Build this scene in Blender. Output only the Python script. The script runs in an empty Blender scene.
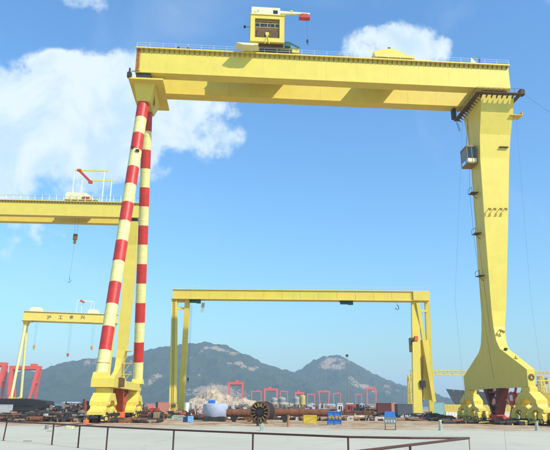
import bpy, math, random
from mathutils import Vector, Matrix, noise
random.seed(7)
rnd = random.Random(11)
SC = bpy.context.scene
# ------------------------------------------------------------------ camera
FPX, CX, CY, EYE = 600.0, 275.0, 225.0, 3.3
PITCH = math.atan(179.5 / FPX); ROLL = math.radians(0.5)
cam_d = bpy.data.cameras.new("camera"); cam = bpy.data.objects.new("camera", cam_d)
SC.collection.objects.link(cam)
cam_d.sensor_width = 36.0; cam_d.lens = FPX / 550.0 * 36.0
cam_d.clip_start = 0.5; cam_d.clip_end = 40000
cam.matrix_world = Matrix.Translation((0, 0, EYE)) @ Matrix.Rotation(math.pi / 2 + PITCH, 4, 'X') @ Matrix.Rotation(ROLL, 4, 'Z')
SC.camera = cam
SC.render.resolution_x = 1024; SC.render.resolution_y = 838
# ------------------------------------------------------------------ sky, sun, exposure
SUN = Vector((0.80, -0.72, 0.98)).normalized()
SC.view_settings.view_transform = 'Standard'; SC.view_settings.look = 'None'
SC.view_settings.gamma = 1.0; SC.view_settings.exposure = 0.30
def ray(px, py):
    u = (px - CX) / FPX; v = (CY - py) / FPX
    c, s = math.cos(ROLL), math.sin(ROLL)
    u2 = u * c - v * s; v2 = u * s + v * c
    return Vector((u2, math.cos(PITCH) - v2 * math.sin(PITCH), math.sin(PITCH) + v2 * math.cos(PITCH)))
W = bpy.data.worlds.new("World"); SC.world = W; W.use_nodes = True
wn = W.node_tree; wn.nodes.clear()
def N(t, kind, **kw):
    n = t.nodes.new(kind)
    for k, v in kw.items(): setattr(n, k, v)
    return n
sky = N(wn, 'ShaderNodeTexSky', sky_type='NISHITA', sun_disc=False)
sky.sun_elevation = math.asin(SUN.z); sky.sun_rotation = math.atan2(SUN.x, SUN.y)
sky.air_density = 1.8; sky.dust_density = 1.0; sky.ozone_density = 4.0
tc = N(wn, 'ShaderNodeTexCoord'); L = wn.links.new
def wmath(op, a, b=None, clamp=False):
    n = N(wn, 'ShaderNodeMath', operation=op); n.use_clamp = clamp
    for i, v in enumerate((a, b)):
        if v is None: continue
        if isinstance(v, (int, float)): n.inputs[i].default_value = v
        else: L(v, n.inputs[i])
    return n.outputs[0]
def blob(px, py, r, amp=1.0):
    d = ray(px, py).normalized(); a = r / FPX
    dt = N(wn, 'ShaderNodeVectorMath', operation='DOT_PRODUCT'); L(tc.outputs['Generated'], dt.inputs[0]); dt.inputs[1].default_value = d
    mr = N(wn, 'ShaderNodeMapRange', interpolation_type='SMOOTHSTEP'); L(dt.outputs['Value'], mr.inputs[0])
    mr.inputs[1].default_value = math.cos(a * 1.45); mr.inputs[2].default_value = math.cos(a * 0.35)
    mr.inputs[3].default_value = 0; mr.inputs[4].default_value = amp
    return mr.outputs[0]
def wnoise(scale, detail, rough, dist=0.0):
    n = N(wn, 'ShaderNodeTexNoise'); L(tc.outputs['Generated'], n.inputs['Vector'])
    n.inputs['Scale'].default_value = scale; n.inputs['Detail'].default_value = detail; n.inputs['Roughness'].default_value = rough
    n.inputs['Distortion'].default_value = dist
    return n.outputs['Fac']
blobs = [(-14, 128, 44), (22, 134, 26), (58, 82, 24), (48, 98, 26), (78, 86, 26), (60, 122, 52), (100, 104, 42), (138, 98, 40), (120, 128, 44), (165, 112, 36, .75), (196, 104, 30, .55), (-40, 140, 66), (70, 165, 40, .45), (20, 235, 26, .3), (60, 240, 20, .25), (150, 148, 30, .35),
         (392, 47, 21, .8), (366, 49, 20, .72), (418, 49, 20, .75), (437, 50, 13, .6), (212, 128, 30, .6), (85, -14, 24, .4),
         (-160, 60, 80), (-260, 180, 90), (760, 120, 90), (900, 200, 120), (700, -160, 110)]
acc = None
for b in blobs:
    o = blob(*b); acc = o if acc is None else wmath('MAXIMUM', acc, o)
n1 = wnoise(11, 8, 0.62, 0.3); n2 = wnoise(34, 5, 0.6)
ns = wmath('ADD', wmath('MULTIPLY', wmath('SUBTRACT', n1, 0.5), 1.7), wmath('MULTIPLY', wmath('SUBTRACT', n2, 0.5), 0.9))
den = wmath('ADD', acc, wmath('MULTIPLY', ns, wmath('MINIMUM', wmath('MULTIPLY', acc, 4.0), 1.0)))
mk = N(wn, 'ShaderNodeMapRange', interpolation_type='SMOOTHSTEP'); L(den, mk.inputs[0])
mk.inputs[1].default_value = 0.16; mk.inputs[2].default_value = 0.66; mk.inputs[3].default_value = 0; mk.inputs[4].default_value = 0.9
# thin veil low over the horizon and in wide wisps
veil = wnoise(2.6, 6, 0.55, 0.6)
vm = N(wn, 'ShaderNodeMapRange', interpolation_type='SMOOTHSTEP'); L(veil, vm.inputs[0])
vm.inputs[1].default_value = 0.52; vm.inputs[2].default_value = 0.85; vm.inputs[3].default_value = 0; vm.inputs[4].default_value = 0.35
mask = wmath('MAXIMUM', mk.outputs[0], vm.outputs[0])
mix = N(wn, 'ShaderNodeMix', data_type='RGBA')
cloudcol = N(wn, 'ShaderNodeMix', data_type='RGBA')
cr = N(wn, 'ShaderNodeMapRange', interpolation_type='SMOOTHSTEP'); L(wnoise(9, 7, 0.6, 0.5), cr.inputs[0]); cr.inputs[1].default_value = 0.38; cr.inputs[2].default_value = 0.62; L(cr.outputs[0], cloudcol.inputs[0]); cloudcol.inputs[6].default_value = (3.6, 4.7, 5.4, 1); cloudcol.inputs[7].default_value = (5.0, 5.6, 5.9, 1)
L(mask, mix.inputs[0]); L(cloudcol.outputs[2], mix.inputs[7])
tint = N(wn, 'ShaderNodeMix', data_type='RGBA', blend_type='MULTIPLY'); tint.inputs[0].default_value = 1
L(sky.outputs[0], tint.inputs[6]); tint.inputs[7].default_value = (0.50, 0.83, 1.14, 1)
L(tint.outputs[2], mix.inputs[6])
bg = N(wn, 'ShaderNodeBackground'); bg.inputs['Strength'].default_value = 0.15
L(mix.outputs[2], bg.inputs[0]); wo = N(wn, 'ShaderNodeOutputWorld'); L(bg.outputs[0], wo.inputs[0])
sd = bpy.data.lights.new("sun", 'SUN'); sd.energy = 3.9; sd.angle = math.radians(0.55); sd.color = (1.0, 0.93, 0.80)
so = bpy.data.objects.new("sun", sd); SC.collection.objects.link(so); so.rotation_euler = SUN.to_track_quat('Z', 'Y').to_euler(); so.location = (60, -60, 150)
# ------------------------------------------------------------------ helpers
def at(px, py, Y):
    d = ray(px, py); return d * (Y / d.y) + Vector((0, 0, EYE))
def gnd(px, py, z=0.0):
    d = ray(px, py); return d * ((z - EYE) / d.z) + Vector((0, 0, EYE))
def lin(c): return tuple((x / 12.92 if x <= 0.04045 else ((x + 0.055) / 1.055) ** 2.4) for x in c)
MATS = {}
def mat(name, col, rough=0.55, metal=0.0, var=0.12, scale=0.6, stain=0.0, staincol=(0.13, 0.05, 0.02), stainscale=0.5, streak=True, bump=0.0, spec=0.4):
    """painted or bare surface: base colour, broad tonal drift, rain streaks / rust stains of their own shape"""
    if name in MATS: return MATS[name]
    m = bpy.data.materials.new(name); m.use_nodes = True; t = m.node_tree; lk = t.links.new
    p = t.nodes['Principled BSDF']; p.inputs['Roughness'].default_value = rough; p.inputs['Metallic'].default_value = metal
    p.inputs['Specular IOR Level'].default_value = spec
    tcn = N(t, 'ShaderNodeTexCoord')
    mp = N(t, 'ShaderNodeMapping'); lk(tcn.outputs['Object'], mp.inputs[0])
    a = N(t, 'ShaderNodeTexNoise'); lk(mp.outputs[0], a.inputs['Vector']); a.inputs['Scale'].default_value = scale; a.inputs['Detail'].default_value = 7; a.inputs['Roughness'].default_value = 0.65
    mr = N(t, 'ShaderNodeMapRange'); lk(a.outputs['Fac'], mr.inputs[0]); mr.inputs[1].default_value = 0.3; mr.inputs[2].default_value = 0.7
    mr.inputs[3].default_value = 1 - var; mr.inputs[4].default_value = 1 + var * 0.6
    mul = N(t, 'ShaderNodeMix', data_type='RGBA', blend_type='MULTIPLY'); mul.inputs[0].default_value = 1; mul.inputs[6].default_value = (*col, 1)
    lk(mr.outputs[0], mul.inputs[7]); out = mul.outputs[2]
    if stain > 0:
        mp2 = N(t, 'ShaderNodeMapping'); lk(tcn.outputs['Object'], mp2.inputs[0])
        mp2.inputs['Scale'].default_value = (1.6, 1.6, 0.22) if streak else (1, 1, 1)
        b = N(t, 'ShaderNodeTexNoise'); lk(mp2.outputs[0], b.inputs['Vector']); b.inputs['Scale'].default_value = stainscale; b.inputs['Detail'].default_value = 9; b.inputs['Roughness'].default_value = 0.72
        r2 = N(t, 'ShaderNodeMapRange', interpolation_type='SMOOTHSTEP'); lk(b.outputs['Fac'], r2.inputs[0]); r2.inputs[1].default_value = 0.54; r2.inputs[2].default_value = 0.78; r2.inputs[3].default_value = 0; r2.inputs[4].default_value = stain
        mx = N(t, 'ShaderNodeMix', data_type='RGBA'); lk(r2.outputs[0], mx.inputs[0]); lk(out, mx.inputs[6]); mx.inputs[7].default_value = (*staincol, 1); out = mx.outputs[2]
    lk(out, p.inputs['Base Color'])
    if bump > 0:
        bn = N(t, 'ShaderNodeBump'); bn.inputs['Strength'].default_value = bump; bn.inputs['Distance'].default_value = 0.05; lk(a.outputs['Fac'], bn.inputs['Height']); lk(bn.outputs[0], p.inputs['Normal'])
    MATS[name] = m; return m
YEL = mat('crane yellow paint', (0.74, 0.585, 0.09), 0.5, var=0.07, scale=0.35, stain=0.42, staincol=(0.46, 0.30, 0.07), stainscale=0.5)
YEL2 = mat('bogie yellow paint', (0.78, 0.60, 0.10), 0.5, var=0.15, scale=1.2, stain=0.5, staincol=(0.2, 0.12, 0.04), stainscale=1.2)
CREAM = mat('cream pipe paint', (0.78, 0.70, 0.27), 0.45, var=0.12, stain=0.5, staincol=(0.42, 0.27, 0.10), stainscale=0.9)
REDP = mat('red pipe paint', (0.56, 0.035, 0.022), 0.45, var=0.2, stain=0.55, staincol=(0.22, 0.05, 0.03), stainscale=1.1)
RUSTRED = mat('red lead frame paint', (0.42, 0.075, 0.02), 0.6, var=0.3, scale=1.5, stain=0.5)
ORANGE = mat('orange paint', (0.72, 0.16, 0.03), 0.55, var=0.2, scale=1.5, stain=0.3)
RUST = mat('rusty steel', (0.20, 0.075, 0.032), 0.85, var=0.45, scale=1.3, stain=0.5, staincol=(0.07, 0.03, 0.02), streak=False, bump=0.4)
RUSTL = mat('pale rusty steel', (0.36, 0.20, 0.10), 0.85, var=0.4, scale=1.0, stain=0.4, streak=False)
DARK = mat('dark grimy steel', (0.035, 0.030, 0.026), 0.7, var=0.4, scale=1.5, stain=0.3)
HULLD = mat('black hull paint', (0.018, 0.017, 0.016), 0.6, var=0.4, stain=0.25)
BROWNW = mat('brown walkway paint', (0.13, 0.07, 0.02), 0.75, var=0.4, scale=1.5, stain=0.4)
BROWNG = mat('brown cabin panel', (0.27, 0.14, 0.03), 0.35, var=0.2)
GLASS = mat('dark window glass', (0.02, 0.025, 0.03), 0.12, var=0.1, spec=0.6)
WHITE = mat('white paint', (0.74, 0.74, 0.70), 0.5, var=0.08, stain=0.2, staincol=(0.4, 0.3, 0.2))
IVORY = mat('ivory house paint', (0.78, 0.74, 0.45), 0.5, var=0.07, stain=0.15, staincol=(0.45, 0.35, 0.15))
GREY = mat('grey steel paint', (0.22, 0.23, 0.24), 0.6, var=0.2, stain=0.35)
LGREY = mat('light grey paint', (0.45, 0.47, 0.47), 0.6, var=0.15, stain=0.35)
GREEN = mat('dark green paint', (0.02, 0.10, 0.06), 0.5, var=0.2, stain=0.2)
BLUE = mat('blue paint', (0.03, 0.16, 0.50), 0.45, var=0.15, scale=2, stain=0.25, staincol=(0.15, 0.1, 0.08))
NAVY = mat('navy paint', (0.03, 0.05, 0.18), 0.45, var=0.2, scale=2, stain=0.2)
LBLUE = mat('light blue paint', (0.22, 0.48, 0.75), 0.5, var=0.12, scale=2, stain=0.2)
TURQ = mat('turquoise paint', (0.28, 0.52, 0.52), 0.55, var=0.15, scale=2, stain=0.3)
TARP = mat('pale blue-grey tarpaulin', (0.42, 0.47, 0.58), 0.7, var=0.15, scale=1.0, stain=0.3, staincol=(0.22, 0.25, 0.3), bump=0.6)
MAROON = mat('maroon container paint', (0.13, 0.03, 0.025), 0.6, var=0.25, scale=2, stain=0.3)
PINK = mat('faded pink container paint', (0.55, 0.22, 0.17), 0.6, var=0.2, scale=2, stain=0.3, staincol=(0.3, 0.1, 0.05))
REDC = mat('red container paint', (0.50, 0.05, 0.03), 0.55, var=0.2, scale=2, stain=0.3)
SLATE = mat('slate container paint', (0.10, 0.11, 0.14), 0.6, var=0.2, scale=2, stain=0.3)
FARRED = mat('far crane red paint', (0.80, 0.075, 0.02), 0.5, var=0.08, scale=0.1)
WOOD = mat('weathered timber', (0.30, 0.20, 0.12), 0.85, var=0.4, scale=3, streak=False)
CONC = mat('pale block concrete', (0.55, 0.54, 0.47), 0.9, var=0.2, scale=1.5, stain=0.3, streak=False)
PGREEN = mat('pale green paint', (0.38, 0.44, 0.36), 0.7, var=0.2, scale=2, stain=0.35)
RAILP = mat('brown rail paint', (0.085, 0.030, 0.018), 0.5, var=0.3, scale=4, stain=0.45, staincol=(0.26, 0.07, 0.03), streak=False)
ROPE = mat('steel rope', (0.10, 0.10, 0.10), 0.6, var=0.1)
SKIN = mat('skin', (0.45, 0.26, 0.18), 0.6, var=0.05); JACKET = mat('blue work jacket', (0.02, 0.07, 0.30), 0.8, var=0.15, scale=5)
ROCK = mat('pale quarry stone', (0.50, 0.38, 0.25), 0.95, var=0.5, scale=0.16, stain=0.9, staincol=(0.13, 0.11, 0.08), stainscale=0.07, streak=False, bump=0.5)

class MB:
    def __init__(s): s.v = []; s.f = []
    def add(s, vs, fs):
        o = len(s.v); s.v += [tuple(v) for v in vs]; s.f += [tuple(i + o for i in f) for f in fs]; return s
    def hexa(s, b, t):
        """b, t: four points each, counter-clockwise seen from above"""
        return s.add(list(b) + list(t), [(3, 2, 1, 0), (4, 5, 6, 7), (0, 1, 5, 4), (1, 2, 6, 5), (2, 3, 7, 6), (3, 0, 4, 7)])
    def box(s, x0, x1, y0, y1, z0, z1):
        return s.hexa([(x0, y0, z0), (x1, y0, z0), (x1, y1, z0), (x0, y1, z0)], [(x0, y0, z1), (x1, y0, z1), (x1, y1, z1), (x0, y1, z1)])
    def fr(s, x0, x1, y0, y1, z0, X0, X1, Y0, Y1, z1):
        return s.hexa([(x0, y0, z0), (x1, y0, z0), (x1, y1, z0), (x0, y1, z0)], [(X0, Y0, z1), (X1, Y0, z1), (X1, Y1, z1), (X0, Y1, z1)])
    def cbox(s, x0, x1, y0, y1, z0, z1, c):
        """box with its vertical and top edges chamfered by c"""
        def ring(i, z): return [(x0 + i, y0 + c, z), (x0 + c, y0 + i, z), (x1 - c, y0 + i, z), (x1 - i, y0 + c, z), (x1 - i, y1 - c, z), (x1 - c, y1 - i, z), (x0 + c, y1 - i, z), (x0 + i, y1 - c, z)]
        return s.loft([ring(0, z0), ring(0, z1 - c), [(min(max(p[0], x0 + c), x1 - c), min(max(p[1], y0 + c), y1 - c), z1) for p in ring(0, z1)]])
    def loft(s, rings):
        n = len(rings[0]); vs = [p for r in rings for p in r]; fs = [tuple(reversed(range(n)))]
        for k in range(len(rings) - 1):
            for i in range(n): j = (i + 1) % n; fs.append((k * n + i, k * n + j, (k + 1) * n + j, (k + 1) * n + i))
        fs.append(tuple(range((len(rings) - 1) * n, len(rings) * n))); return s.add(vs, fs)
    def tube(s, p0, p1, r0, r1=None, n=8, caps=True):
        r1 = r0 if r1 is None else r1; p0 = Vector(p0); p1 = Vector(p1); d = (p1 - p0).normalized()
        a = d.cross(Vector((0, 0, 1)) if abs(d.z) < 0.9 else Vector((1, 0, 0))).normalized(); b = d.cross(a)
        vs = []
        for p, r in ((p0, r0), (p1, r1)):
            for i in range(n): t = 2 * math.pi * i / n; vs.append(p + a * (r * math.cos(t)) + b * (r * math.sin(t)))
        fs = [(i, i + n, (i + 1) % n + n, (i + 1) % n) for i in range(n)]
        if caps: fs += [tuple(range(n)), tuple(reversed(range(n, 2 * n)))]
        return s.add(vs, fs)
    def path(s, pts, r, n=5):
        for a, b in zip(pts[:-1], pts[1:]): s.tube(a, b, r, n=n)
        return s
    def bar(s, p0, p1, w, h=None):
        """rectangular bar between two points"""
        h = h or w; p0 = Vector(p0); p1 = Vector(p1); d = (p1 - p0).normalized()
        a = d.cross(Vector((0, 0, 1)) if abs(d.z) < 0.95 else Vector((0, 1, 0))).normalized() * (w / 2); b = a.cross(d).normalized() * (h / 2)
        q = lambda p: [p - a - b, p + a - b, p + a + b, p - a + b]
        return s.hexa(q(p0), q(p1))
    def prism(s, pts, axis, c0, c1):
        """polygon (u, v) extruded: axis 'x' -> (y, z), 'y' -> (x, z), 'z' -> (x, y)"""
        def P(u, v, c): return {'x': (c, u, v), 'y': (u, c, v), 'z': (u, v, c)}[axis]
        n = len(pts); vs = [P(u, v, c0) for u, v in pts] + [P(u, v, c1) for u, v in pts]
        fs = [tuple(reversed(range(n))), tuple(range(n, 2 * n))] + [(i, (i + 1) % n, (i + 1) % n + n, i + n) for i in range(n)]
        return s.add(vs, fs)
    def mesh(s, name):
        me = bpy.data.meshes.new(name); me.from_pydata(s.v, [], s.f)
        import bmesh
        b = bmesh.new(); b.from_mesh(me); bmesh.ops.recalc_face_normals(b, faces=b.faces); b.to_mesh(me); b.free()
        return me
    def build(s, name, m, parent=None, smooth=False, stuff=False, label=None):
        me = s.mesh(name); me.materials.append(m)
        if smooth: me.polygons.foreach_set('use_smooth', [True] * len(me.polygons)); me.set_sharp_from_angle(angle=0.75)
        o = bpy.data.objects.new(name, me); SC.collection.objects.link(o)
        if parent is not None: o.parent = parent
        if stuff: o['kind'] = 'stuff'
        if label: o['label'] = label
        return o
def tag(o, label, cat, group=None):
    o['label'] = label; o['category'] = cat
    if group: o['group'] = group
    return o
def thing(name, label, cat, loc=(0, 0, 0), rz=0.0, group=None):
    o = bpy.data.objects.new(name, None); SC.collection.objects.link(o); o.empty_display_size = 1
    o.location = loc; o.rotation_euler = (0, 0, rz); return tag(o, label, cat, group)
def link_copy(o, parent, loc=None):
    c = o.copy(); SC.collection.objects.link(c); c.parent = parent
    if loc is not None: c.location = loc
    return c
# ------------------------------------------------------------------ ground
def ground_material():
    m = bpy.data.materials.new('yard concrete'); m.use_nodes = True; t = m.node_tree; lk = t.links.new; p = t.nodes['Principled BSDF']
    p.inputs['Roughness'].default_value = 0.92; p.inputs['Specular IOR Level'].default_value = 0.2
    g = N(t, 'ShaderNodeNewGeometry')
    def nz(sc, det, ro, vec=(1, 1, 1)):
        mp = N(t, 'ShaderNodeMapping'); mp.inputs['Scale'].default_value = vec; lk(g.outputs['Position'], mp.inputs[0])
        n = N(t, 'ShaderNodeTexNoise'); lk(mp.outputs[0], n.inputs['Vector']); n.inputs['Scale'].default_value = sc; n.inputs['Detail'].default_value = det; n.inputs['Roughness'].default_value = ro; return n.outputs['Fac']
    def mr(v, a, b, c, d):
        n = N(t, 'ShaderNodeMapRange', interpolation_type='SMOOTHSTEP'); lk(v, n.inputs[0])
        for i, k in enumerate((a, b, c, d)): n.inputs[i + 1].default_value = k
        return n.outputs[0]
    def mixc(f, a, b):
        n = N(t, 'ShaderNodeMix', data_type='RGBA'); lk(f, n.inputs[0])
        for s_, c in ((6, a), (7, b)):
            if isinstance(c, tuple): n.inputs[s_].default_value = (*c, 1)
            else: lk(c, n.inputs[s_])
        return n.outputs[2]
    base = mixc(mr(nz(0.05, 6, 0.6), 0.35, 0.65, 0, 1), (0.48, 0.445, 0.34), (0.54, 0.50, 0.375))
    base = mixc(mr(nz(0.9, 8, 0.75), 0.52, 0.75, 0, 0.22), base, (0.36, 0.33, 0.27))
    base = mixc(mr(nz(5.0, 4, 0.7), 0.66, 0.72, 0, 0.5), base, (0.26, 0.21, 0.16))
    sep = N(t, 'ShaderNodeSeparateXYZ'); lk(g.outputs['Position'], sep.inputs[0])
    add = N(t, 'ShaderNodeMath', operation='ADD'); lk(sep.outputs['Y'], add.inputs[0])
    sc2 = N(t, 'ShaderNodeMath', operation='MULTIPLY'); lk(nz(0.06, 5, 0.7), sc2.inputs[0]); sc2.inputs[1].default_value = 60; lk(sc2.outputs[0], add.inputs[1])
    base = mixc(mr(nz(0.16, 8, 0.7, (1, .35, 1)), 0.56, 0.70, 0, 0.35), base, (0.33, 0.29, 0.22))
    vor = N(t, 'ShaderNodeTexVoronoi', feature='DISTANCE_TO_EDGE'); vor.inputs['Scale'].default_value = 0.11; wv = N(t, 'ShaderNodeVectorMath', operation='ADD'); lk(g.outputs['Position'], wv.inputs[0])
    nzv = N(t, 'ShaderNodeTexNoise'); lk(g.outputs['Position'], nzv.inputs['Vector']); nzv.inputs['Scale'].default_value = 0.4; nzv.inputs['Detail'].default_value = 6; sv = N(t, 'ShaderNodeVectorMath', operation='SCALE'); lk(nzv.outputs['Color'], sv.inputs[0]); sv.inputs['Scale'].default_value = 2.2; lk(sv.outputs[0], wv.inputs[1]); lk(wv.outputs[0], vor.inputs['Vector'])
    base = mixc(mr(vor.outputs['Distance'], 0.0, 0.006, 0.45, 0), base, (0.22, 0.19, 0.15))
    br = N(t, 'ShaderNodeTexBrick'); br.offset = 0.0; bm_ = N(t, 'ShaderNodeMapping'); bm_.inputs['Rotation'].default_value = (0, 0, 0.35); lk(g.outputs['Position'], bm_.inputs[0]); lk(bm_.outputs[0], br.inputs['Vector'])
    br.inputs['Scale'].default_value = 1.0; br.inputs['Brick Width'].default_value = 7.5; br.inputs['Row Height'].default_value = 7.5; br.inputs['Mortar Size'].default_value = 0.035; br.inputs['Mortar Smooth'].default_value = 0.2
    jm = N(t, 'ShaderNodeMath', operation='MULTIPLY'); lk(br.outputs['Fac'], jm.inputs[0]); jm.inputs[1].default_value = 0.5; base = mixc(jm.outputs[0], base, (0.20, 0.18, 0.14))
    base = mixc(mr(nz(0.35, 9, 0.8, (1, .5, 1)), 0.60, 0.74, 0, 0.45), base, (0.27, 0.23, 0.17))
    far = mr(add.outputs[0], 112, 136, 0, 1)
    sand = mixc(mr(nz(0.22, 7, 0.75), 0.40, 0.62, 0, 1), (0.56, 0.42, 0.25), (0.27, 0.13, 0.06))
    sand = mixc(mr(nz(0.5, 5, 0.7, (0.4, 1, 1)), 0.56, 0.66, 0, 0.9), sand, (0.09, 0.055, 0.04))
    lk(mixc(far, base, sand), p.inputs['Base Color'])
    bn = N(t, 'ShaderNodeBump'); bn.inputs['Strength'].default_value = 0.25; bn.inputs['Distance'].default_value = 0.03; lk(nz(3, 8, 0.7), bn.inputs['Height']); lk(bn.outputs[0], p.inputs['Normal'])
    return m
def sheet(name, x0, x1, y0, y1, z, m):
    o = MB().add([(x0, y0, z), (x1, y0, z), (x1, y1, z), (x0, y1, z)], [(0, 1, 2, 3)]).build(name, m); o['kind'] = 'structure'; return o
sheet('ground', -7000, 7000, -1000, 8000, 0, ground_material())
# water of the harbour to the right and behind the yard
wm = bpy.data.materials.new('harbour water'); wm.use_nodes = True
wp = wm.node_tree.nodes['Principled BSDF']; wp.inputs['Base Color'].default_value = (0.03, 0.07, 0.09, 1); wp.inputs['Roughness'].default_value = 0.15
wt = N(wm.node_tree, 'ShaderNodeTexNoise'); wt.inputs['Scale'].default_value = 900; wt.inputs['Detail'].default_value = 5
wb = N(wm.node_tree, 'ShaderNodeBump'); wb.inputs['Strength'].default_value = 0.4; wb.inputs['Distance'].default_value = 0.3
wm.node_tree.links.new(wt.outputs['Fac'], wb.inputs['Height']); wm.node_tree.links.new(wb.outputs[0], wp.inputs['Normal'])
sheet('water', -6900, 6900, 620, 7900, 0.02, wm)
# ------------------------------------------------------------------ mountains
def interp(pts, x):
    if x <= pts[0][0]: return pts[0][1]
    for (a, b), (c, d) in zip(pts[:-1], pts[1:]):
        if x <= c: t = (x - a) / (c - a); return b + (d - b) * t
    return pts[-1][1]
def mountain_material():
    m = bpy.data.materials.new('hill scrub and rock'); m.use_nodes = True; t = m.node_tree; lk = t.links.new; p = t.nodes['Principled BSDF']
    p.inputs['Roughness'].default_value = 0.95; p.inputs['Specular IOR Level'].default_value = 0.1
    g = N(t, 'ShaderNodeNewGeometry'); at_ = N(t, 'ShaderNodeAttribute', attribute_name='rock')
    def nz(sc, det, ro):
        n = N(t, 'ShaderNodeTexNoise'); lk(g.outputs['Position'], n.inputs['Vector']); n.inputs['Scale'].default_value = sc; n.inputs['Detail'].default_value = det; n.inputs['Roughness'].default_value = ro; return n.outputs['Fac']
    c1 = N(t, 'ShaderNodeMix', data_type='RGBA'); c1.inputs[6].default_value = (0.022, 0.045, 0.024, 1); c1.inputs[7].default_value = (0.05, 0.078, 0.036, 1)
    r = N(t, 'ShaderNodeMapRange'); lk(nz(0.02, 9, 0.7), r.inputs[0]); r.inputs[1].default_value = 0.35; r.inputs[2].default_value = 0.65; lk(r.outputs[0], c1.inputs[0])
    sm = N(t, 'ShaderNodeMath', operation='ADD'); lk(at_.outputs['Fac'], sm.inputs[0])
    q = N(t, 'ShaderNodeMath', operation='MULTIPLY_ADD'); lk(nz(0.045, 9, 0.8), q.inputs[0]); q.inputs[1].default_value = 3.2; q.inputs[2].default_value = -1.72; lk(q.outputs[0], sm.inputs[1])
    r2 = N(t, 'ShaderNodeMapRange', interpolation_type='SMOOTHSTEP'); lk(sm.outputs[0], r2.inputs[0]); r2.inputs[1].default_value = 0.5; r2.inputs[2].default_value = 0.72; r2.inputs[3].default_value = 0; r2.inputs[4].default_value = 0.9
    c2 = N(t, 'ShaderNodeMix', data_type='RGBA'); lk(r2.outputs[0], c2.inputs[0]); lk(c1.outputs[2], c2.inputs[6]); c2.inputs[7].default_value = (0.40, 0.28, 0.18, 1)
    mt = N(t, 'ShaderNodeTexVoronoi'); lk(g.outputs['Position'], mt.inputs['Vector']); mt.inputs['Scale'].default_value = 0.09
    bn = N(t, 'ShaderNodeBump'); bn.inputs['Strength'].default_value = 1.0; bn.inputs['Distance'].default_value = 9; ad = N(t, 'ShaderNodeMath', operation='SUBTRACT'); lk(nz(0.03, 9, 0.8), ad.inputs[0]); sm3 = N(t, 'ShaderNodeMath', operation='MULTIPLY'); lk(mt.outputs['Distance'], sm3.inputs[0]); sm3.inputs[1].default_value = 0.25; lk(sm3.outputs[0], ad.inputs[1]); lk(ad.outputs[0], bn.inputs['Height']); lk(bn.outputs[0], p.inputs['Normal'])
    lk(c2.outputs[2], p.inputs['Base Color']); return m
MM = mountain_material()
def mountain(name, ridge_px, Y0, Yr, Y1, rocks, seed, nx=560, ny=150):
    xs = [(at(px, py, Yr).x, at(px, py, Yr).z) for px, py in ridge_px]
    xa, xb = xs[0][0], xs[-1][0]; vs = []; rk = []
    rocksw = [(at(a, b, Yr).x, at(a, b, Yr).z, c / FPX * Yr, d / FPX * Yr, e) for a, b, c, d, e in rocks]
    for j in range(ny):
        v = j / (ny - 1); y = Y0 + (Y1 - Y0) * v
        if y <= Yr: f = ((y - Y0) / (Yr - Y0)); sh = f ** 1.25 * (1 - 0.0 * f)
        else: f = (Y1 - y) / (Y1 - Yr); sh = f ** 1.1
        for i in range(nx):
            x = xa + (xb - xa) * i / (nx - 1); h = max(0, interp(xs, x)); q = Vector((x * 0.0035 + seed, y * 0.0035, seed))
            gully = noise.ridged_multi_fractal(q, 0.9, 2.1, 6, 1.0, 2.0) - 1.2
            w = sh * (1 - sh) * 4
            z = h * sh + gully * 46 * w * min(1, h / 120) + noise.fractal(q * 9, 0.8, 2.0, 5) * 8 * min(1, sh * 3) * min(1, h / 40)
            vs.append((x, y, max(z, -0.5 if h > 1 else -0.5)))
            r = -0.02 + 0.16 * noise.fractal(q * 3.1, 0.9, 2.1, 5)
            for X, Z, rx, rzz, e in rocksw:
                yy = ((x * Yr / y - X) / rx) ** 2 + ((vs[-1][2] * Yr / y - Z) / rzz) ** 2
                r += e * 1.25 * max(0, 1 - yy * 0.26)
            rk.append(r)
    fs = [(j * nx + i, j * nx + i + 1, (j + 1) * nx + i + 1, (j + 1) * nx + i) for j in range(ny - 1) for i in range(nx - 1)]
    me = bpy.data.meshes.new(name); me.from_pydata(vs, [], fs); me.materials.append(MM); me.polygons.foreach_set('use_smooth', [True] * len(fs))
    a = me.attributes.new('rock', 'FLOAT', 'POINT'); a.data.foreach_set('value', rk)
    o = bpy.data.objects.new(name, me); SC.collection.objects.link(o); o['kind'] = 'structure'; return o
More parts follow.
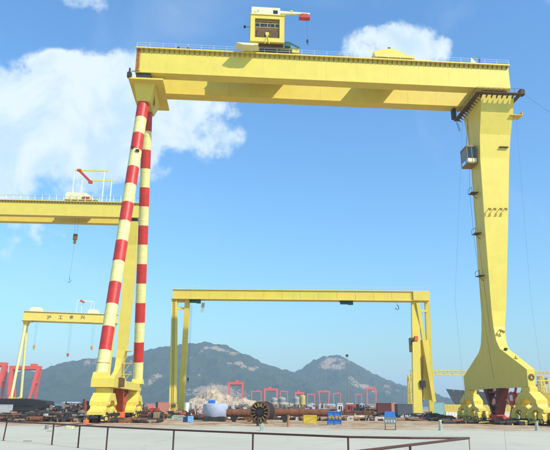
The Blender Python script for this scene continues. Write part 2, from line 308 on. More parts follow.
mountain('mountain', [(-90, 404), (-60, 384), (-20, 375), (10, 372.5), (25, 371.5), (41, 371), (53, 366), (69, 361.5), (90, 358), (120, 356.5), (130, 356), (145, 351), (160, 347), (185, 343), (205, 341.5), (225, 345), (240, 352), (250, 355.5), (262, 362), (274, 367), (292, 372), (305, 378), (330, 392), (350, 404)],
         2150, 3000, 3700, [(93, 361, 6, 4, 0.5), (84, 363, 4, 2, 0.35), (148, 385, 4, 1.6, 0.8), (152, 380.5, 4.5, 1.8, 0.8), (157, 376, 4, 1.6, 0.8), (212, 346.8, 4.6, 1.56, 0.62), (216, 349, 4.0249999999999995, 1.44, 0.62), (223.5, 350, 4.0249999999999995, 1.68, 0.62), (233.6, 353.4, 5.175, 1.7999999999999998, 0.62), (205, 348.2, 2.3, 1.2, 0.62), (201, 351.6, 2.07, 1.44, 0.62), (208, 353, 2.07, 1.32, 0.62), (236, 362, 4.6, 1.7999999999999998, 0.62), (240.6, 364.5, 4.6, 1.7999999999999998, 0.62), (246, 367.7, 3.4499999999999997, 1.44, 0.62), (256, 368.4, 2.875, 1.92, 0.62), (251.5, 369.5, 2.3, 1.68, 0.62), (223.5, 361.4, 4.0249999999999995, 1.56, 0.62), (229.5, 364, 2.3, 1.32, 0.62), (198.6, 375.7, 2.3, 1.44, 0.62), (212, 366, 1.7249999999999999, 1.2, 0.62), (190, 358, 1.7249999999999999, 1.2, 0.62), (193, 371, 1.7249999999999999, 1.2, 0.62), (200, 392, 13.799999999999999, 3.5999999999999996, 0.62), (215, 389, 10.35, 4.8, 0.62), (232, 394, 16.099999999999998, 6.0, 0.62)], 3.3)
mountain('mountain', [(255, 404), (275, 382), (291, 373), (302, 369), (307, 364), (314, 360), (325, 356), (340, 355.5), (353, 362), (369, 372), (384, 378.5), (402, 385), (414, 389), (424, 396), (432, 404)],
         2500, 3500, 4300, [(325.5, 364, 4.95, 1.92, 0.62), (329, 361, 4.4, 1.68, 0.62), (334, 358.8, 5.5, 1.68, 0.62), (340.8, 366, 4.95, 1.92, 0.62), (344, 361.5, 3.8500000000000005, 1.7999999999999998, 0.62), (334, 368, 6.6000000000000005, 1.92, 0.62), (322, 367.5, 3.3000000000000003, 1.32, 0.62), (352.6, 381, 3.8500000000000005, 1.68, 0.62), (350, 377, 2.75, 1.2, 0.62), (361, 387, 3.8500000000000005, 1.56, 0.62), (366.8, 385.5, 3.8500000000000005, 1.92, 0.62), (371.6, 389, 3.3000000000000003, 1.7999999999999998, 0.62), (388, 390, 3.8500000000000005, 3.5999999999999996, 0.62), (386, 385, 2.2, 1.44, 0.62), (376, 392, 3.3000000000000003, 1.44, 0.62), (333.5, 377.5, 1.6500000000000001, 1.2, 0.62), (356, 384.5, 3.3000000000000003, 1.44, 0.62), (398, 390, 2.2, 1.44, 0.62), (310, 398, 6.6000000000000005, 1.7999999999999998, 0.62)], 9.1)
# quarry spoil heap in front of the hill
def heap(name, pts, Y0, Yr, Y1, seed):
    xs = [(at(a, b, Yr).x, at(a, b, Yr).z) for a, b in pts]; vs = []; nx, ny = 130, 40
    for j in range(ny):
        v = j / (ny - 1); y = Y0 + (Y1 - Y0) * v; sh = (y - Y0) / (Yr - Y0) if y < Yr else (Y1 - y) / (Y1 - Yr)
        for i in range(nx):
            x = xs[0][0] + (xs[-1][0] - xs[0][0]) * i / (nx - 1); h = max(0, interp(xs, x)); q = Vector((x * 0.03 + seed, y * 0.03, 1))
            vs.append((x, y, h * sh + (noise.fractal(q, 0.7, 2.2, 7) * 7.5 + noise.fractal(q * 5, 0.6, 2.2, 5) * 2.0) * min(1, h / 8) * min(1, sh * 2) - 0.3))
    fs = [(j * nx + i, j * nx + i + 1, (j + 1) * nx + i + 1, (j + 1) * nx + i) for j in range(ny - 1) for i in range(nx - 1)]
    me = bpy.data.meshes.new(name); me.from_pydata(vs, [], fs); me.materials.append(ROCK); o = bpy.data.objects.new(name, me); SC.collection.objects.link(o)
    o['kind'] = 'structure'; return o
heap('spoil_heap', [(186, 405), (195, 399), (203, 397), (209, 391), (216, 388), (222, 391), (230, 395), (240, 399), (250, 402), (262, 404), (300, 406)], 520, 580, 615, 2.0)

# ------------------------------------------------------------------ goliath cranes
class Frame:
    """a crane's own axes: x along the girder, y away from the photographer's side, z up; origin under the girder's near left corner"""
    def __init__(s, O, yaw):
        s.O = Vector(O); s.O.z = 0; s.yaw = yaw; s.ex = Vector((math.cos(yaw), math.sin(yaw), 0)); s.ey = Vector((-math.sin(yaw), math.cos(yaw), 0))
    def on_y(s, px, py, y):
        d = ray(px, py); o = Vector((0, 0, EYE)); t = (y - (o - s.O).dot(s.ey)) / d.dot(s.ey); p = o + d * t - s.O
        return Vector((p.dot(s.ex), y, p.z))
    def on_x(s, px, py, x):
        d = ray(px, py); o = Vector((0, 0, EYE)); t = (x - (o - s.O).dot(s.ex)) / d.dot(s.ex); p = o + d * t - s.O
        return Vector((x, p.dot(s.ey), p.z))
    def world(s, x, y, z=0): return s.O + s.ex * x + s.ey * y + Vector((0, 0, z))
wheel_mesh = None
def make_wheel_mesh():
    b = MB(); b.tube((-0.17, 0, 0), (0.17, 0, 0), 0.46, n=16); b.tube((-0.24, 0, 0), (-0.17, 0, 0), 0.54, n=16); b.tube((0.17, 0, 0), (0.24, 0, 0), 0.54, n=16)
    b.tube((-0.32, 0, 0), (0.32, 0, 0), 0.16, n=8); me = b.mesh('wheel'); me.materials.append(DARK); return me
def bogie(root, xc, yc, ztop, w, s, big=True):
    """equaliser beams on rail trucks, running along y"""
    b = MB(); h = w / 2
    # pedestal and main equaliser: a slab with sloped ends
    b.cbox(xc - h * .62, xc + h * .62, yc - 1.7 * s, yc + 1.7 * s, ztop - 1.0 * s, ztop - .02, .12)
    b.prism([(yc - 1.9 * s, ztop - 1.0 * s), (yc + 1.9 * s, ztop - 1.0 * s), (yc + 4.3 * s, ztop - 2.5 * s), (yc + 4.3 * s, ztop - 3.2 * s), (yc + 2.6 * s, ztop - 3.2 * s), (yc + 1.4 * s, ztop - 2.3 * s),
             (yc - 1.4 * s, ztop - 2.3 * s), (yc - 2.6 * s, ztop - 3.2 * s), (yc - 4.3 * s, ztop - 3.2 * s), (yc - 4.3 * s, ztop - 2.5 * s)], 'x', xc - h * .8, xc + h * .8)
    for e in (-1, 1): b.tube((xc - h * .88, yc + e * 3.45 * s, ztop - 2.85 * s), (xc + h * .88, yc + e * 3.45 * s, ztop - 2.85 * s), .26 * s, n=10)
    body = b.build('bogie', YEL2, root)
    z1 = ztop - 3.2 * s - .02
    for e in (-1, 1):
        y = yc + e * 3.4 * s; q = MB()
        q.prism([(y - .9 * s, z1), (y + .9 * s, z1), (y + 1.1 * s, z1 - .5 * s), (y + 3.0 * s, z1 - 1.0 * s), (y + 3.0 * s, z1 - 1.5 * s), (y + 1.4 * s, z1 - 1.5 * s), (y + .6 * s, z1 - 1.05 * s), (y - .6 * s, z1 - 1.05 * s),
                 (y - 1.4 * s, z1 - 1.5 * s), (y - 3.0 * s, z1 - 1.5 * s), (y - 3.0 * s, z1 - 1.0 * s), (y - 1.1 * s, z1 - .5 * s)], 'x', xc - h * .7, xc + h * .7)
        q.build('equaliser_beam', YEL2, body)
    zt = z1 - 1.5 * s
    for e in (-1, 1):
        for f in (-1, 1):
            y = yc + e * 3.4 * s + f * 2.1 * s
            for g in (-1, 1):
                x = xc + g * h * .66; q = MB()
                q.prism([(y - .5 * s, zt - .02), (y + .5 * s, zt - .02), (y + 1.0 * s, zt - .6 * s), (y + 1.0 * s, .35), (y + .7 * s, .35), (y + .5 * s, .75), (y - .5 * s, .75), (y - .7 * s, .35), (y - 1.0 * s, .35), (y - 1.0 * s, zt - .6 * s)], 'x', x - .34, x + .34)
                q.box(x + .36 * g - .0, x + .36 * g + .5 * g, y - .35, y + .1, .55, 1.0) if False else None
                for k in (-1, 1): q.box(x + g * .36, x + g * .52, y + k * .56 * s - .26, y + k * .56 * s + .26, .42, .95)
                tk = q.build('wheel_truck', YEL2, root)
                for k in (-1, 1):
                    wo = bpy.data.objects.new('wheel', wheel_mesh); SC.collection.objects.link(wo); wo.parent = tk; wo.location = (x, y + k * .56 * s, .66); wo.scale = (1.55, 1, 1)
    if big:   # drive motors, buffers, rail sweep
        q = MB()
        for e in (-1, 1):
            y = yc + e * 7.0 * s; q.tube((xc - h * .3, y, .9), (xc + h * .3, y, .9), .24, n=10); q.tube((xc, y - e * .8, .9), (xc, y + e * .5, .9), .2, n=10)
        for e in (-1, -.33, .33, 1): q.cbox(xc + h * .9, xc + h * 1.15, yc + e * 4.6 - .3, yc + e * 4.6 + .2, 1.0, 1.6, .06); q.tube((xc + h * 1.0, yc + e * 4.6 + .2, 1.3), (xc + h * 1.0, yc + e * 4.6 + .8, 1.3), .2, n=8)
        q.build('drive_motor', DARK, root, stuff=True)
def anchor_tower(root, xc, yc, ztop, w, m, mbase):
    """tapered anchor frame: two flat legs leaning together, webs between them, on a box foot"""
    h = w * .40
    def yl(z): return .75 + (z - 1.6) / (ztop - 1.6) * 2.6
    for g in (-1, 1):
        b = MB(); ya, yb = yc + g * yl(1.6), yc + g * yl(ztop)
        b.fr(xc - h * .8, xc + h * .8, ya - .34, ya + .34, 1.6, xc - h, xc + h, yb - .75, yb + .75, ztop - .02)
        for k in range(4): z = 2.2 + (ztop - 3) * k / 3; y = yc + g * yl(z); b.box(xc - h * 1.06, xc - h * .7, y - .5, y + .5, z - .07, z + .07)
        b.build('anchor_leg', m, root)
    for z in (2.2, 3.5, ztop - .75):
        k = yl(z) - .3; b = MB(); b.box(xc - h * .75, xc + h * .75, yc - k, yc + k, z - .2, z + .2); b.build('cross_web', m, root)
    b = MB(); b.bar((xc, yc - yl(3.6) + .4, 3.7), (xc, yc + yl(ztop - 1) - .5, ztop - 1.0), .22); b.bar((xc + .25, yc + yl(3.6) - .4, 3.7), (xc + .25, yc - yl(ztop - 1) + .5, ztop - 1.0), .22); b.build('cross_brace', m, root, stuff=True)
    b = MB(); b.cbox(xc - w * .36, xc + w * .36, yc - 1.5, yc + 1.5, .13, 1.58, .12); b.build('anchor_foot', mbase, root)
    b = MB(); b.box(xc - w * .46, xc + w * .46, yc - 2.0, yc + 2.0, .0, .12); b.build('foot_plate', mbase, root)
def handrail(root, L_, y, z, step, m, h=1.15, r=.022):
    b = MB(); n = max(2, int(L_ / step))
    for i in range(n + 1): x = .1 + (L_ - .2) * i / n; b.bar((x, y, z), (x, y, z + h), r * 2)
    for k in (.5, 1.0): b.bar((.1, y, z + h * k), (L_ - .1, y, z + h * k), r * 1.6)
    return b.build('handrail', m, root, stuff=True)
def goliath(label, O, yaw, L_, s, gd=6.35, stripes=True, anchors=True, group=None, detail=True, left_paint=None, straight=False):
    F_ = Frame(O, yaw); root = thing('goliath_crane', label, 'gantry crane', (F_.O.x, F_.O.y, 0), yaw, group)
    T = 83.3 * s; B = T - gd; Z = lambda z: z * s
    y1, y2, y3 = 2.8 * s, 9.6 * s, 12.5 * s
    # front girder: web box with bolted flange strips and end plate
    b = MB(); b.box(0, L_, 0, y1, B, T - .3); b.build('front_girder', YEL, root)
    b = MB(); b.box(0, L_, y2, y3, B, T - .3); b.build('rear_girder', YEL, root)
    b = MB(); b.box(-.15, L_ + .15, -.75, y1 + .1, T - .3, T); b.build('top_walkway', BROWNW if False else YEL, root)
    b = MB(); b.box(-.15, L_ + .15, y2 - .1, y3 + .6, T - .3, T); b.build('top_walkway', YEL, root)
    b = MB(); n = int(L_ / 1.17)
    for i in range(n):
        x = .5 + (L_ - 1) * i / (n - 1); b.prism([(-.004, T - .31), (-.7, T - .31), (-.7, T - .5), (-.004, T - 1.15)], 'x', x - .07, x + .07)
    b.build('walkway_bracket', BROWNG, root, stuff=True)
    b = MB()
    for yy in (.35, y1 - .35): b.box(.2, L_ - .2, yy - .06, yy + .06, T, T + .16)
    for yy in (y2 + .4, y3 - .4): b.box(.2, L_ - .2, yy - .06, yy + .06, T, T + .16)
    b.build('trolley_rail', DARK, root)
    handrail(root, L_, -.7, T, 2.9 * s, WHITE); handrail(root, L_, y3 + .5, T, 2.9 * s, WHITE)
    if detail:
        n = int(L_ / 7.2)
        for yy in (0, y2):      # butt straps covering the plate joints
            for i in range(1, n):
                x = L_ * i / n; q = MB(); q.box(x - .11, x + .11, yy - .018, yy - .001, B + .12, T - .32); q.build('joint_strap', YEL, root)
        b = MB()
        for yy in (0, y2): b.box(.02, L_ - .02, yy - .05, yy - .002, B + .02, B + .12)
        b.build('lower_flange', YEL, root)
    # end cross boxes
    for xa, xb in ((0.0, 3.2 * s), (L_ - 5.2 * s, L_ - .2)):
        q = MB(); q.prism([(y1 + .002, B + .25), (y2 - .002, B + .25), (y2 - .002, T - .4), (y1 + .002, T - .4)], 'x', xa + .05, xb); q.build('cross_box', YEL, root)
    # ---- flexible leg: two round pipes on a sill
    P0 = [Vector((1.75, 4.2 * s, Z(71))), Vector((2.1, 8.9 * s, Z(71)))]; P1 = [Vector((.45, -10 * s, Z(8.15))), Vector((2.5, 22 * s, Z(8.15)))]
    q = MB(); q.fr(-1.3 * s, 6.6 * s, -.5, 14.8 * s, Z(74.9), -1.3 * s, 6.6 * s, -.5, 14.8 * s, Z(75.3)); q.build('bearing_platform', YEL, root)
    for yy in (.3, y1 - 1.0, y2 + .1, y3 - .9): q = MB(); q.box(.3, 3.6 * s, yy, yy + .7, Z(75.3) + .002, B - .002); q.build('bearing_block', DARK, root)
    q = MB(); q.fr(.45, 3.5 * s, 2.6 * s, 10.5 * s, Z(71), -.3, 4.6 * s, 1.2 * s, 12.4 * s, Z(74.9) - .002)
    q.prism([(3 * s, Z(74.88)), (10 * s, Z(74.88)), (6.5 * s, Z(71.3))], 'x', 4.2 * s, 4.7 * s); q.build('leg_head', YEL, root)
    for k in (0, 1):
        a, c = P0[k], P1[k]; r0, r1 = (1.35 * s, 1.12 * s) if k == 0 else (1.2 * s, 1.15 * s)
        pipe = MB().tube(a, c, r0, r1, n=28).build('leg_pipe', CREAM if stripes else (left_paint or CREAM), root, smooth=True)
        if stripes:
            for i in range(7):
                t0, t1 = (2 * i) / 14.0, (2 * i + 1) / 14.0; ra = r0 + (r1 - r0) * t0 + .012; rb = r0 + (r1 - r0) * t1 + .012
                MB().tube(a.lerp(c, t0), a.lerp(c, t1), ra, rb, n=28, caps=True).build('red_band', REDP, pipe, smooth=True)
            for i in range(1, 22):
                t = i / 22.0; ra = r0 + (r1 - r0) * t + .03; MB().tube(a.lerp(c, t - .0006), a.lerp(c, t + .0006), ra, ra, n=28).build('weld_ring', REDP if int(t * 14) % 2 == 0 else CREAM, pipe)
    q = MB(); q.fr(-.9, 3.2 * s, -11.6 * s, 23.6 * s, Z(6.05), -.9, 3.2 * s, -11.6 * s, 23.6 * s, Z(7.6)); 
    q.fr(-.85, 2.0 * s, -11.4 * s, -8.4 * s, Z(7.6) + .003, -.75, 1.75 * s, -11.2 * s, -8.7 * s, Z(8.7)); q.fr(1.2 * s, 3.8 * s, 20.5 * s, 23.5 * s, Z(7.6) + .003, 1.4 * s, 3.7 * s, 20.8 * s, 23.3 * s, Z(8.7)); q.build('sill_beam', YEL, root)
    # ---- rigid leg: tapering box that flares into its own sill
    prof = [(7, -1.6, -10.3, 22.1, 0), (10.2, -1.5, -10.4, 22.2, .15), (15.0, -1.25, 1.0, 11.2, .45), (17.0, -1.05, 2.0, 9.9, .7), (20, -.65, 2.7, 9.1, 1.1), (23.5, .05, 3.0, 8.6, 1.9), (42, 2.2, 3.0, 8.4, 4.2), (60, 4.2, 3.0, 8.6, 6.0), (66, 5.1, 2.6, 9.6, 7), (71, 5.9, 1.5, 11.0, 8), (75.5, 6.4, .6, 12.2, 9)]
    inner = {7: 0, 10.2: 0, 15.0: 0, 17: 0, 20: .05, 23.5: .1, 42: .4, 60: .9, 66: 1.2, 71: 1.45, 75.5: 1.6}
    outer = {7: 1.5, 10.2: 1.6, 15.0: 1.9, 17: 2.2, 20: 2.6, 23.5: 3.4, 42: 5.8, 60: 8.0, 66: 8.8, 71: 9.4, 75.5: 9.8}
    X0 = L_ - (6.4 if straight else 8.8) * s
    ks = [7, 10.2, 15.0, 16, 17, 20, 23.5, 42, 60, 66, 71, 75.5]; yn = {7: -10.3, 10.2: -10.4, 15.0: .4, 16: 1.2, 17: 1.9, 20: 2.7, 23.5: 3, 42: 3, 60: 3, 66: 2.6, 71: 1.5, 75.5: .6}
    yf = {7: 22.1, 10.2: 22.2, 15.0: 12.0, 16: 10.8, 17: 10.1, 20: 9.2, 23.5: 8.6, 42: 8.4, 60: 8.6, 66: 9.6, 71: 11, 75.5: 12.2}; inner[16] = 0; outer[16] = 2.05
    if straight: outer = {z: (v if v < 3.4 else 3.4 + (v - 3.4) * .22) for z, v in outer.items()}; inner = {z: v * .3 for z, v in inner.items()}
    rings = [[(X0 + inner[z] * s, yn[z] * s, z * s), (X0 + outer[z] * s, yn[z] * s, z * s), (X0 + outer[z] * s, yf[z] * s, z * s), (X0 + inner[z] * s, yf[z] * s, z * s)] for z in ks]
    MB().loft(rings).build('rigid_leg', YEL, root)
    for ya_, yb_ in ((1.0, 2.6), (9.8, 11.6)): q = MB(); q.box(X0 + (1.2 if straight else 2.2) * s, X0 + (4.2 if straight else 8.2) * s, ya_ * s, yb_ * s, Z(75.5) + .003, B - .003); q.build('bearing_block', DARK, root)
    xs = X0 + .8 * s
    for xc, w in ((1.15, 4.0 * s), (xs, 2.8 * s)):
        for yc in (-9.0 * s, 20.6 * s): bogie(root, xc if yc < 0 or xc > 5 else xc + .8, yc, Z(6.05 if xc < 5 else 7) , w, s, big=detail)
    if anchors:
        anchor_tower(root, 1.2, 6.2 * s, Z(6.0), 3.6 * s, RUSTRED, ORANGE)
        anchor_tower(root, xs, 6.2 * s, Z(7.0), 2.8 * s, mat('dark maroon frame paint', (.12, .025, .018), .6, var=.3, scale=1.5, stain=.4), REDC)
    return F_, root, dict(T=T, B=B, X0=X0, y1=y1, y2=y2, y3=y3, L=L_, s=s)
wheel_mesh = make_wheel_mesh()
D48 = gnd(137, 48, 83.3); D66 = gnd(508, 66, 83.3); YAW1 = math.atan2(D66.y - D48.y, D66.x - D48.x)
F1, C1, K1 = goliath('huge foreground yellow gantry crane with red and cream striped pipe legs', D48, YAW1, (D66 - D48).length, 1.0)
A0 = gnd(0, 199.6, 83.3); A1 = gnd(119, 202.5, 83.3); YAW2 = math.atan2(A1.y - A0.y, A1.x - A0.x); ux = Vector((math.cos(YAW2), math.sin(YAW2), 0))
O2 = A1 - ux * ((A1.x + 140.0) / ux.x)
F2, C2, K2 = goliath('yellow gantry crane entering from the left edge with its girder behind the striped legs', O2, YAW2, 84.9, 1.0, straight=True)
B0 = gnd(24, 311, 75); B1 = gnd(118, 314.6, 75)
F3, C3, K3 = goliath('distant pale yellow gantry crane at far left with dark characters on its girder', B0, math.atan2(B1.y - B0.y, B1.x - B0.x), (B1 - B0).length, 0.9, gd=7.4, stripes=False, anchors=False, detail=False, straight=True)

# ---- details of the foreground crane
# trolley with machine house
TZ = K1['T'] + .2
tro = thing('hoist_trolley', 'tall machine house trolley with ivory cabin on the foreground crane girder', 'crane trolley', F1.world(30.6, 6, TZ), YAW1)
def tb(): return MB()
def rel(x, y, z): return (x - 30.6, y - 6, z - TZ)
class TM(MB):
    def add(s, vs, fs): return MB.add(s, [(v[0] - 30.6, v[1] - 6, v[2] - TZ) for v in vs], fs)
q = TM()
q.box(25.0, 38.3, .1, 2.4, TZ + .75, TZ + 1.9); q.box(25.0, 38.3, 10.2, 12.3, TZ + .75, TZ + 1.9); q.box(25.4, 27.4, 2.4, 10.2, TZ + .8, TZ + 2.1); q.box(36, 38, 2.4, 10.2, TZ + .8, TZ + 2.1); q.box(27.4, 36, 2.4, 10.2, TZ + 1.2, TZ + 1.9)
q.build('trolley_frame', YEL, tro)
q = TM(); q.prism([(23.2, TZ + .45), (28.4, TZ + .45), (28.4, TZ + .15), (27.0, TZ - .1), (24.8, TZ - .05)], 'y', -3.4, -.78); q.build('fender', IVORY, tro)
q = TM()
q.box(28.8, 36.6, -.2, .09, TZ + .3, TZ + 1.5); q.build('gear_box', DARK, tro)
for x in (25.8, 28.6, 34.6, 37.4):
    for y in (.35 + .9, 11.2): q = TM(); q.tube((x, y - .3, TZ + .47), (x, y + .3, TZ + .47), .47, n=14); q.build('wheel', DARK, tro)
q = TM(); q.box(28.2, 34.4, -.9, 10.6, TZ + 1.9, TZ + 2.19); q.build('under_frame', BROWNW, tro)
hz0 = TZ + 2.2; hz1 = 93.0
q = TM()   # walls with an open front bay
q.box(26.5, 27.55, -1.6, 9, hz0, hz1); q.box(33.45, 34.6, -1.6, 9, hz0, hz1); q.box(27.55, 33.45, -.9, 9, hz0, hz1); q.box(27.55, 33.45, -1.6, -.9, hz1 - .95, hz1); q.box(27.55, 33.45, -1.6, -.9, hz0, hz0 + 1.1)
house = q.build('machine_house', YEL, tro)
q = TM(); q.box(27.56, 33.44, -1.15, -.902, hz0 + 1.12, hz1 - .97); pnl = q.build('front_panel', BROWNG, tro)
q = TM(); q.box(27.75, 33.25, -1.35, -1.16, hz1 - 1.75, hz1 - 1.2); q.build('louvre', BROWNW, tro)
for xa, xb, mm in ((27.8, 29.7, BROWNW), (30.0, 31.1, GLASS), (31.5, 33.2, BROWNW)):
    q = TM(); q.box(xa, xb, -1.3, -1.152, hz1 - 3.15, hz1 - 2.15); w_ = q.build('window', GLASS, tro)
    q = TM(); q.box(xa - .12, xb + .12, -1.34, -1.153, hz1 - 3.27, hz1 - 3.17); q.box(xa - .12, xb + .12, -1.34, -1.153, hz1 - 2.13, hz1 - 2.03); q.box(xa + (xb - xa) / 2 - .05, xa + (xb - xa) / 2 + .05, -1.36, -1.302, hz1 - 3.15, hz1 - 2.15); q.build('window_frame', YEL, w_)
q = TM(); q.cbox(27.9, 33.1, -1.45, -1.16, hz0 + 1.2, hz0 + 3.5, .12); q.build('lower_shutter', BROWNW, tro)
q = TM()
for x in (30.0, 31.0): q.bar((x, -1.7, TZ + 1.6), (30.5, -1.7, hz0 + 2.0), .16)
q.box(30.1, 30.9, -1.75, -1.5, hz0 + 1.7, hz0 + 2.5); q.build('front_bracket', YEL, tro)
q = TM(); q.box(26.4, 34.8, -1.8, 9.2, hz1 + .002, hz1 + .16); q.build('roof_slab', YEL, tro)
q = TM(); q.cbox(26.6, 33.6, -1.3, 5, hz1 + .162, hz1 + 2.5, .1); q.build('upper_cabin', IVORY, tro)
q = TM(); q.box(31.9, 33.0, -1.34, -1.302, hz1 + .7, hz1 + 1.7); q.build('window', GLASS, tro)
q = TM()   # faded mark on the upper cabin: a hook and a small loop
q.path([(27.3, -1.32, hz1 + 1.35), (27.35, -1.32, hz1 + 1.0), (27.6, -1.32, hz1 + .9), (27.9, -1.32, hz1 + 1.0), (28.1, -1.32, hz1 + 1.0)], .035)
q.path([(28.05, -1.32, hz1 + 1.55), (28.3, -1.32, hz1 + 1.65), (28.4, -1.32, hz1 + 1.45), (28.1, -1.32, hz1 + 1.1), (28.5, -1.32, hz1 + 1.1)], .035); q.build('painted_mark', GREY, tro)
q = TM(); q.cbox(30.1, 30.9, 1.0, 1.8, hz1 + 2.502, hz1 + 3.3, .08); q.cbox(32.3, 33.0, .9, 1.9, hz1 + 2.502, hz1 + 3.2, .08); q.build('jib_post', YEL, tro)
q = TM(); q.hexa([(30.2, 1.1, hz1 + 2.75), (41.2, 1.3, hz1 + 3.05), (41.2, 1.7, hz1 + 3.05), (30.2, 1.9, hz1 + 2.75)], [(30.2, 1.1, hz1 + 3.5), (41.2, 1.3, hz1 + 3.4), (41.2, 1.7, hz1 + 3.4), (30.2, 1.9, hz1 + 3.5)]); jib = q.build('jib_arm', IVORY, tro)
q = TM(); q.bar((30.4, 1.5, hz1 + 3.5), (31.6, 1.5, hz1 + 4.0), .15); q.bar((31.6, 1.5, hz1 + 4.0), (32.8, 1.5, hz1 + 3.5), .15); q.cbox(36.2, 37, 1.1, 1.9, hz1 + 3.4, hz1 + 3.75, .08); q.build('jib_stay', YEL, tro)
q = TM(); q.cbox(38.5, 41.2, .8, 2.2, hz1 + 1.75, hz1 + 2.4, .15); q.cbox(39.0, 40.8, 1.0, 2.0, hz1 + 2.4, hz1 + 3.05, .1); q.build('hoist_winch', REDC, tro)
q = TM(); q.cbox(34.8, 36.2, -.6, .3, TZ + 1.9, TZ + 3.3, .15); q.bar((36.2, -.4, TZ + 2.9), (38.4, -.2, TZ + 1.9), .3); q.build('drive_cover', GREEN, tro)
q = TM(); q.bar((26.5, 2, 92), (25.2, 2, 92), .08); q.cbox(24.9, 25.4, 1.8, 2.2, 91.7, 92.3, .06); q.build('floodlight', DARK, tro)
q = TM(); q.bar((40.5, 1.5, 88.8), (40.5, 1.5, hz1 + 1.8), .035); q.cbox(40.3, 40.75, 1.3, 1.7, 88.1, 88.9, .08); q.path([(40.5, 1.5, 88.1), (40.5, 1.5, 87.7), (40.7, 1.5, 87.5), (40.85, 1.5, 87.7)], .06); q.build('jib_hook', DARK, tro)
# second, low trolley with gabled housing
t2 = thing('hoist_trolley', 'low yellow trolley with a gabled housing on the right part of the foreground girder', 'crane trolley', F1.world(60, 6, TZ), YAW1)
q = MB(); q.box(-3.2, 6.6, -5.9, -3.8, .75, 1.5); q.box(-3.2, 6.6, 4.2, 6.3, .75, 1.5); q.box(-3.0, 6.4, -3.8, 4.2, .8, 1.3); q.build('trolley_frame', YEL, t2)
q = MB(); q.prism([(-3.2, 1.5), (4.4, 1.5), (4.4, 2.6), (1.2, 3.6), (.2, 3.6), (-3.2, 2.6)], 'y', -5.2, 3); q.build('housing', YEL, t2)
q = MB(); q.cbox(.35, 1.05, -5.0, -4, 3.6, 4.1, .08); q.build('vent_cap', DARK, t2)
q = MB()
for x in (-2.4, -.4, 3.6, 5.6):
    for y in (-4.85, 5.2): q = MB(); q.tube((x, y - .3, .47), (x, y + .3, .47), .47, n=14); q.build('wheel', DARK, t2)
# worker on the walkway
def body_mesh(root):
    """one closed body from rings joined along torso and limbs"""
    q = MB()
    def ring(c, rx, ry, n=10): return [(c[0] + rx * math.cos(2 * math.pi * i / n), c[1] + ry * math.sin(2 * math.pi * i / n), c[2]) for i in range(n)]
    q.loft([ring((0, 0, z), a, b_) for z, a, b_ in ((.84, .15, .11), (.95, .17, .12), (1.1, .15, .11), (1.28, .19, .125), (1.40, .20, .12), (1.46, .11, .09))])
    for g in (-1, 1):
        q.loft([ring((g * x, y, z), r, r * 1.05, 8) for x, y, z, r in ((.20, 0, 1.42, .055), (.25, .0, 1.36, .062), (.28, .03, 1.12, .05), (.27, -.10, .90, .04), (.26, -.14, .86, .035))])
    return q.build('body', JACKET, root, smooth=True)
pr = thing('person', 'worker in a blue jacket on the right end of the foreground girder', 'person', F1.world(82.6, -.25, K1['T']), YAW1)
body_mesh(pr)
q = MB()
def rg(c, rx, ry, n=10): return [(c[0] + rx * math.cos(2 * math.pi * i / n), c[1] + ry * math.sin(2 * math.pi * i / n), c[2]) for i in range(n)]
for g in (-1, 1): q.loft([rg((g * x, y, z), r, r * k, 8) for x, y, z, r, k in ((.10, -.08, .0, .05, 2.2), (.10, -.03, .08, .05, 1.4), (.10, 0, .12, .055, 1), (.10, 0, .45, .07, 1), (.10, 0, .84, .09, 1))])
q.build('trousers', NAVY, pr, smooth=True)
q = MB(); q.loft([rg((0, y, z), r, r * 1.15) for y, z, r in ((.0, 1.44, .05), (-.0, 1.52, .055), (-.02, 1.55, .08), (-.02, 1.62, .092), (-.01, 1.67, .09))]); q.box(-.015, .015, -.135, -.11, 1.58, 1.62); q.build('head', SKIN, pr, smooth=True)
q = MB(); q.loft([rg((0, .0, z), r, r * 1.15) for z, r in ((1.655, .115), (1.70, .112), (1.76, .085), (1.79, .03))]); q.build('hard_hat', DARK, pr, smooth=True)
q = MB()
for g in (-1, 1): q.loft([rg((g * .26, -.15, z), r, r * 1.4, 6) for z, r in ((.78, .02), (.82, .035), (.865, .032))])
q.build('hand', SKIN, pr)
q = MB(); q.prism([(-.9, 0), (.9, 0), (-.6, 1.7)], 'y', -.1, .1); o = q.build('splash_guard', IVORY, None); o.location = F1.world(81.2, -.2, K1['T']); o.rotation_euler = (0, 0, YAW1)
tag(o, 'small pale triangular plate beside the worker on the girder top', 'plate')
# lamps, vents and boxes on the girder top
for x in (9.6, 11.9):
    q = MB(); q.cbox(-.25, .25, -.25, .25, 0, .7, .08); q.tube((0, 0, .7), (0, 0, 1.05), .3, .12, n=10); o = q.build('vent_cowl', DARK); o.location = F1.world(x, .4, K1['T'] + .16); o.rotation_euler = (0, 0, YAW1)
    tag(o, 'dark ventilation cowl on the girder top, ' + ('the left one of two near the striped legs' if x < 10 else 'the right one of two near the striped legs'), 'vent', 'cowls on the foreground girder')
